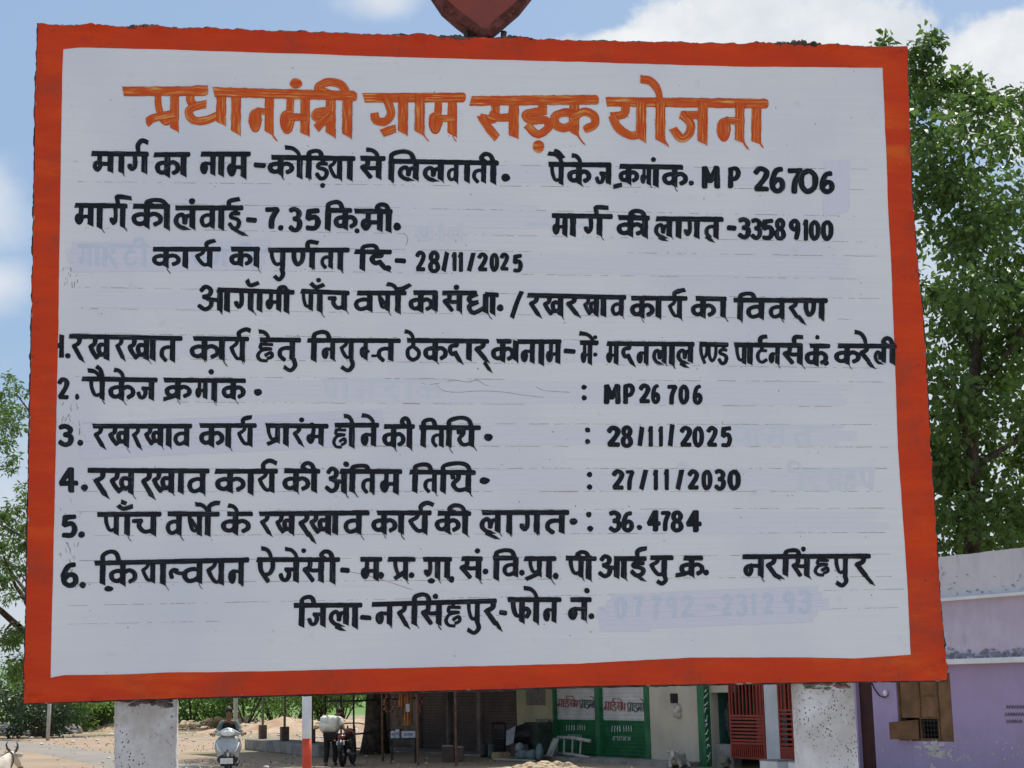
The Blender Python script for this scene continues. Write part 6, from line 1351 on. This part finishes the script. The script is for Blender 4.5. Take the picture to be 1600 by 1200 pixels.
    for s, n in ((-1, 'l'), (1, 'r')):
        J.update({n + 'sh': (s * .17, .07, 1.245, .06), n + 'el': (s * .255, -.02, 1.03, .044), n + 'wr': (s * .325, -.22, 1.015, .030), n + 'th': (s * .10, .16, .84, .088), n + 'kn': (s * .19, -.22, .80, .060), n + 'an': (s * .17, -.16, .40, .042), n + 'to': (s * .17, -.30, .365, .036)})
        B += [('chest', n + 'sh'), (n + 'sh', n + 'el'), (n + 'el', n + 'wr'), ('hip', n + 'th'), (n + 'th', n + 'kn'), (n + 'kn', n + 'an'), (n + 'an', n + 'to')]
        hand(J, B, n + 'wr', (s * .05, -.9, -.25), (1, 0, 0))
    body = skinned('body', J, B, SKIN, P); head(body, (0, -.005, 1.47), (0, -1, -.12))
    arms = [b for b in B if b[0] in ('chest', 'lsh', 'rsh') and b[1] in ('lsh', 'rsh', 'lel', 'rel')] + [('lel', 'lcuff'), ('rel', 'rcuff')]
    for n in 'lr': J[n + 'cuff'] = (*Vector(J[n + 'el'][:3]).lerp(Vector(J[n + 'wr'][:3]), .85), .036)
    M_SL = pmat('grey_green_shirt', (.13, .16, .145), .85, var=.25, scale=8, bump=.3, bscale=25)
    for n in 'lr':
        J[n + 'sh0'] = (*Vector(J[n + 'sh'][:3]).lerp(Vector(J['chest'][:3]), .35), .075); skinned('sleeve', J, [(n + 'sh0', n + 'sh'), (n + 'sh', n + 'el'), (n + 'el', n + 'cuff')], M_SL, body, 1.12, add=.014)
    skinned('vest', J, [('hip', 'belly'), ('belly', 'chest'), ('chest', 'collar')] if not J.update({'collar': (0, .07, 1.285, .115, .095)}) else [], pmat('black_vest', (.012, .012, .014), .8, var=.3, scale=8, bump=.3, bscale=25), body, 1.16, add=.04)
    legs = [b for b in B if b[0] in ('hip', 'lth', 'rth', 'lkn', 'rkn') and b[1] in ('lth', 'rth', 'lkn', 'rkn', 'lan', 'ran')]
    skinned('jeans', J, legs, pmat('washed_blue_jeans', (.20, .25, .31), .85, var=.3, scale=6, bump=.3, bscale=25), body, 1.08, add=.012)
    for n in 'lr': skinned('shoe', J, [(n + 'an', n + 'to')], BLK, body, 1.05, add=.012)
scooter_and_rider()
def bike_and_man():
    base = gr(536, 1198); BLK = pmat('bike_black', (.016, .016, .018), .4, spec=.5, var=.3, bump=.1)
    R = empty('motorcycle', base, math.radians(-6), 'dark motorcycle with red tail light seen from behind near the shops', 'motorcycle')
    wheel(R, (0, -.05, .30), .30, .11); wheel(R, (0, 1.2, .30), .30, .10)
    mb = MB(); mb.blob((0, .25, .74), (.16, .42, .09), 3, .06, 3); mb.build('seat', BLK, R, smooth=True)
    mb = MB(); mb.blob((0, .82, .80), (.15, .28, .14), 5, .06, 3); mb.build('fuel_tank', pmat('maroon_tank', (.12, .012, .014), .3, spec=.5, bump=0), R, smooth=True)
    mb = MB(); mb.blob((0, -.20, .735), (.105, .08, .075), 2, .04, 3); mb.build('tail_light', pmat('red_tail_lens', (.16, .015, .018), .3, spec=.5, var=.2, scale=15, bump=0), R, smooth=True)
    PL = pmat('bike_plate_white', (.52, .52, .50), .5, var=.1, bump=0)
    mb = MB(); mb.box((0, -.30, .60), (.215, .012, .095), 0, -.2); pl = mb.build('number_plate', PL, R, bevel=.005)
    mb = MB()
    for i in range(5): mb.box((-.07 + .034 * i, -.309, .60), (.018, .003, .035), 0, -.2)
    mb.build('plate_marks', BLK, pl)
    mb = MB(); mb.blob((-.02, -.33, .475), (.05, .02, .055), 3, .25, 2); mb.build('mud_flap_patch', PL, R)
    mb = MB(); mb.tube([(0, -.24, .70), (0, -.37, .5), (0, -.36, .36)], [.05, .07, .06], 8); mb.build('rear_mudguard', BLK, R, smooth=True)
    mb = MB(); mb.blob((0, .5, .45), (.17, .32, .2), 7, .3, 3); mb.build('engine', pmat('engine_grey', (.07, .07, .07), .5, metal=.5, bump=.3), R)
    mb = MB(); mb.blob((.22, .05, .58), (.10, .2, .15), 8, .2, 3); mb.build('side_bag', BLK, R, smooth=True)
    mb = MB(); mb.tube([(.17, .7, .3), (.2, .1, .33), (.21, -.35, .4)], [.03, .045, .05], 10); mb.build('exhaust', pmat('steel_exhaust', (.35, .35, .35), .3, metal=.9, bump=0), R, smooth=True)
    mb = MB(); mb.tube([(.14, .3, .34), (.20, .2, .18), (.27, .12, .01)], .018, 6); mb.build('side_stand', BLK, R)
    mb = MB(); mb.tube([(-.36, .98, 1.03), (-.2, 1.05, 1.06), (.2, 1.05, 1.06), (.36, .98, 1.03)], .016, 6); mb.build('handlebar', BLK, R)
    mb = MB()
    for x in (-1, 1): mb.tube([(x * .09, 1.02, 1.0), (x * .09, 1.2, .32)], .024, 6)
    mb.build('front_fork', BLK, R)
    for x in (-.17, .17):
        mb = MB(); mb.blob((x, -.17, .66), (.03, .03, .025), 1, .05, 2); mb.build('turn_signal', pmat('amber_lens', (.5, .2, .03), .3, bump=0), R)
    # man bent over the seat, seen from behind
    P = empty('person', base + Vector((-.30, .05, 0)), math.radians(-6), 'man in loose white shirt with a green cloth leaning on the parked motorcycle', 'person')
    J = {'hip': (-.02, .0, .80, .13, .12), 'belly': (-.02, .10, .93, .14, .12), 'chest': (.0, .22, 1.10, .165, .12), 'neckb': (.04, .33, 1.20, .07), 'neck': (.06, .38, 1.25, .052), 'chin': (.09, .46, 1.28, .066), 'head': (.10, .49, 1.345, .078, .088), 'crown': (.10, .48, 1.41, .055)}
    B = [('hip', 'belly'), ('belly', 'chest'), ('chest', 'neckb'), ('neckb', 'neck'), ('neck', 'chin'), ('chin', 'head'), ('head', 'crown')]
    J.update({'lsh': (-.19, .24, 1.16, .06), 'lel': (-.30, .42, .98, .045), 'lwr': (-.18, .62, .93, .03), 'rsh': (.19, .24, 1.15, .06), 'rel': (.30, .12, .93, .046), 'rwr': (.53, .10, .885, .032),
              'lth': (-.11, -.02, .76, .088), 'lkn': (-.13, .06, .44, .06), 'lan': (-.14, -.06, .09, .043), 'lto': (-.15, .08, .04, .036), 'rth': (.08, .02, .76, .088), 'rkn': (.07, .16, .45, .06), 'ran': (.06, .12, .09, .043), 'rto': (.07, .26, .04, .036)})
    for s, n in ((-1, 'l'), (1, 'r')): B += [('chest', n + 'sh'), (n + 'sh', n + 'el'), (n + 'el', n + 'wr'), ('hip', n + 'th'), (n + 'th', n + 'kn'), (n + 'kn', n + 'an'), (n + 'an', n + 'to')]
    hand(J, B, 'lwr', (.5, .8, -.2), (.8, -.5, 0)); hand(J, B, 'rwr', (.55, .0, -.8), (0, 1, 0))
    body = skinned('body', J, B, SKIN, P); head(body, (.10, .50, 1.35), (.25, .9, -.2))
    J.update({'hem': (-.10, -.03, .86, .21, .18), 'back': (-.09, .08, 1.0, .235, .20), 'rcuff': (.24, .16, .99, .075), 'lcuff': (-.28, .38, 1.01, .07), 'sleeve': (-.16, .12, 1.08, .17)})
    skinned('white_shirt', J, [('hem', 'back'), ('back', 'chest'), ('chest', 'lsh'), ('chest', 'rsh'), ('rsh', 'rcuff'), ('lsh', 'lcuff'), ('chest', 'neckb'), ('chest', 'sleeve')], pmat('white_cotton', (.70, .70, .60), .9, var=.2, scale=7, bump=.6, bscale=12), body, 1.12, add=.03)
    skinned('trousers', J, [b for b in B if b[0] in ('hip', 'lth', 'rth', 'lkn', 'rkn') and b[1][1:] in ('th', 'kn', 'an')], pmat('dark_trousers', (.018, .016, .016), .85, var=.3, scale=6, bump=.3), body, 1.1, add=.015)
    for n in 'lr': skinned('sandal', J, [(n + 'an', n + 'to')], pmat('brown_sandal', (.06, .04, .03), .7, bump=.1), body, 1.0, add=.01, levels=1)
    mb = MB(); mb.blob((.14, .28, 1.06), (.13, .10, .14), 5, .35, 3, 2.5); mb.build('green_cloth', pmat('pale_green_cloth', (.40, .50, .30), .9, var=.3, scale=14, bump=.4), body, smooth=True)
bike_and_man()
def bovine(name, base, rz, label, cat, J, B, coat, horns, ears, muzzle, tail, scale=1.0):
    P = empty(name, base, rz, label, cat); P.scale = (scale,) * 3
    body = skinned('body', J, B, coat, P, levels=2)
    HN = pmat('dark_horn', (.10, .085, .07), .5, var=.3, bump=.1)
    for pts in horns:
        mb = MB(); mb.tube(pts, [.028, .024, .017, .006][:len(pts)], 8); mb.build('horn', HN, body, smooth=True)
    for c, r in ears:
        mb = MB(); mb.blob(c, r, 2, .12, 2); mb.build('ear', coat, body, smooth=True)
    mb = MB(); mb.blob(*muzzle, 3, .05, 2); mb.build('muzzle', pmat('grey_pink_muzzle', (.20, .14, .12), .6, bump=.1), body, smooth=True)
    mb = MB(); mb.tube(tail, [.022, .016, .02], 6); mb.build('tail', coat, body, smooth=True)
    return body
def cattle():
    COAT = pmat('cream_white_hide', (.60, .56, .48), .85, var=.18, scale=4, bump=.3, bscale=40, col2=(.50, .45, .38))
    # ox: local +y is forward (it walks away from the viewer to the right)
    p = at_y(-20, 1200, 28); p.z = 0
    J = {'rump': (0, -.62, .84, .20, .24), 'loin': (0, -.35, .86, .21, .27), 'mid': (0, 0, .80, .23, .29), 'shoulder': (0, .38, .84, .18, .27), 'hump': (0, .42, 1.0, .10, .10), 'neck1': (0, .60, .93, .11, .17), 'neck2': (0, .78, 1.03, .085, .12), 'poll': (0, .90, 1.10, .075, .08), 'face': (0, 1.03, 1.0, .07, .075), 'nose': (0, 1.17, .86, .05, .055)}
    B = [('mid', 'loin'), ('loin', 'rump'), ('mid', 'shoulder'), ('shoulder', 'hump'), ('shoulder', 'neck1'), ('neck1', 'neck2'), ('neck2', 'poll'), ('poll', 'face'), ('face', 'nose')]
    for s, n in ((-1, 'l'), (1, 'r')):
        J.update({n + 'sl': (s * .13, .40, .60, .09), n + 'fk': (s * .13, .42, .36, .05), n + 'ff': (s * .13, .40, .12, .038), n + 'fh': (s * .13, .43, .03, .048), n + 'st': (s * .13, -.55, .62, .12), n + 'hk': (s * .14, -.48, .44, .065), n + 'hh': (s * .14, -.66, .34, .042), n + 'hf': (s * .14, -.62, .1, .036), n + 'ho': (s * .14, -.59, .03, .048)})
        B += [('shoulder', n + 'sl'), (n + 'sl', n + 'fk'), (n + 'fk', n + 'ff'), (n + 'ff', n + 'fh'), ('rump', n + 'st'), (n + 'st', n + 'hk'), (n + 'hk', n + 'hh'), (n + 'hh', n + 'hf'), (n + 'hf', n + 'ho')]
    b = bovine('white_ox', p, math.radians(-12), 'cream white ox with upright horns at the lower left corner of the view', 'ox', J, B, COAT,
               [[(s * .055, .90, 1.15), (s * .10, .88, 1.20), (s * .115, .86, 1.27), (s * .09, .86, 1.33)] for s in (-1, 1)], [((s * .15, .86, 1.08), (.085, .025, .04)) for s in (-1, 1)], ((0, 1.2, .84), (.055, .06, .05)), [(0, -.82, .92), (0, -.9, .6), (0, -.88, .3)], .92)
    mb = MB(); n = 18; mb.tube([(.125 * math.cos(2 * math.pi * i / n), .70 + .07 * math.sin(2 * math.pi * i / n), .97 + .175 * math.sin(2 * math.pi * i / n)) for i in range(n + 1)], .013, 6); mb.build('neck_rope', pmat('dark_rope', (.10, .08, .06), .9, bump=.1), b)
    # calf lying down, facing the viewer
    p = gr(1054, 1201); J = {'mid': (.12, .25, .24, .19, .20), 'rump': (.22, .62, .22, .17, .19), 'shoulder': (.0, -.08, .25, .15, .19), 'neck1': (-.04, -.22, .38, .09, .10), 'poll': (-.06, -.30, .50, .07, .07), 'face': (-.07, -.42, .43, .06, .06), 'nose': (-.075, -.52, .33, .042, .045)}
    B = [('mid', 'rump'), ('mid', 'shoulder'), ('shoulder', 'neck1'), ('neck1', 'poll'), ('poll', 'face'), ('face', 'nose')]
    for s, n in ((-1, 'l'), (1, 'r')):
        J.update({n + 'sl': (s * .13, -.18, .16, .065), n + 'fk': (s * .15, -.38, .07, .045), n + 'fh': (s * .12, -.22, .04, .036), n + 'st': (.2 + s * .18, .5, .14, .09), n + 'hk': (.18 + s * .26, .26, .08, .05), n + 'ho': (.2 + s * .26, .1, .04, .036)})
        B += [('shoulder', n + 'sl'), (n + 'sl', n + 'fk'), (n + 'fk', n + 'fh'), ('rump', n + 'st'), (n + 'st', n + 'hk'), (n + 'hk', n + 'ho')]
    bovine('calf', p, 0, 'pale grey calf lying on the ground before the cream wall', 'calf', J, B, pmat('pale_grey_hide', (.42, .40, .36), .85, var=.3, scale=6, bump=.3, bscale=40), [], [((-.06 + s * .13, -.29, .49), (.075, .02, .034)) for s in (-1, 1)], ((-.076, -.55, .315), (.045, .045, .04)), [(.24, .80, .26), (.34, .86, .12), (.42, .76, .03)], .78)
cattle()
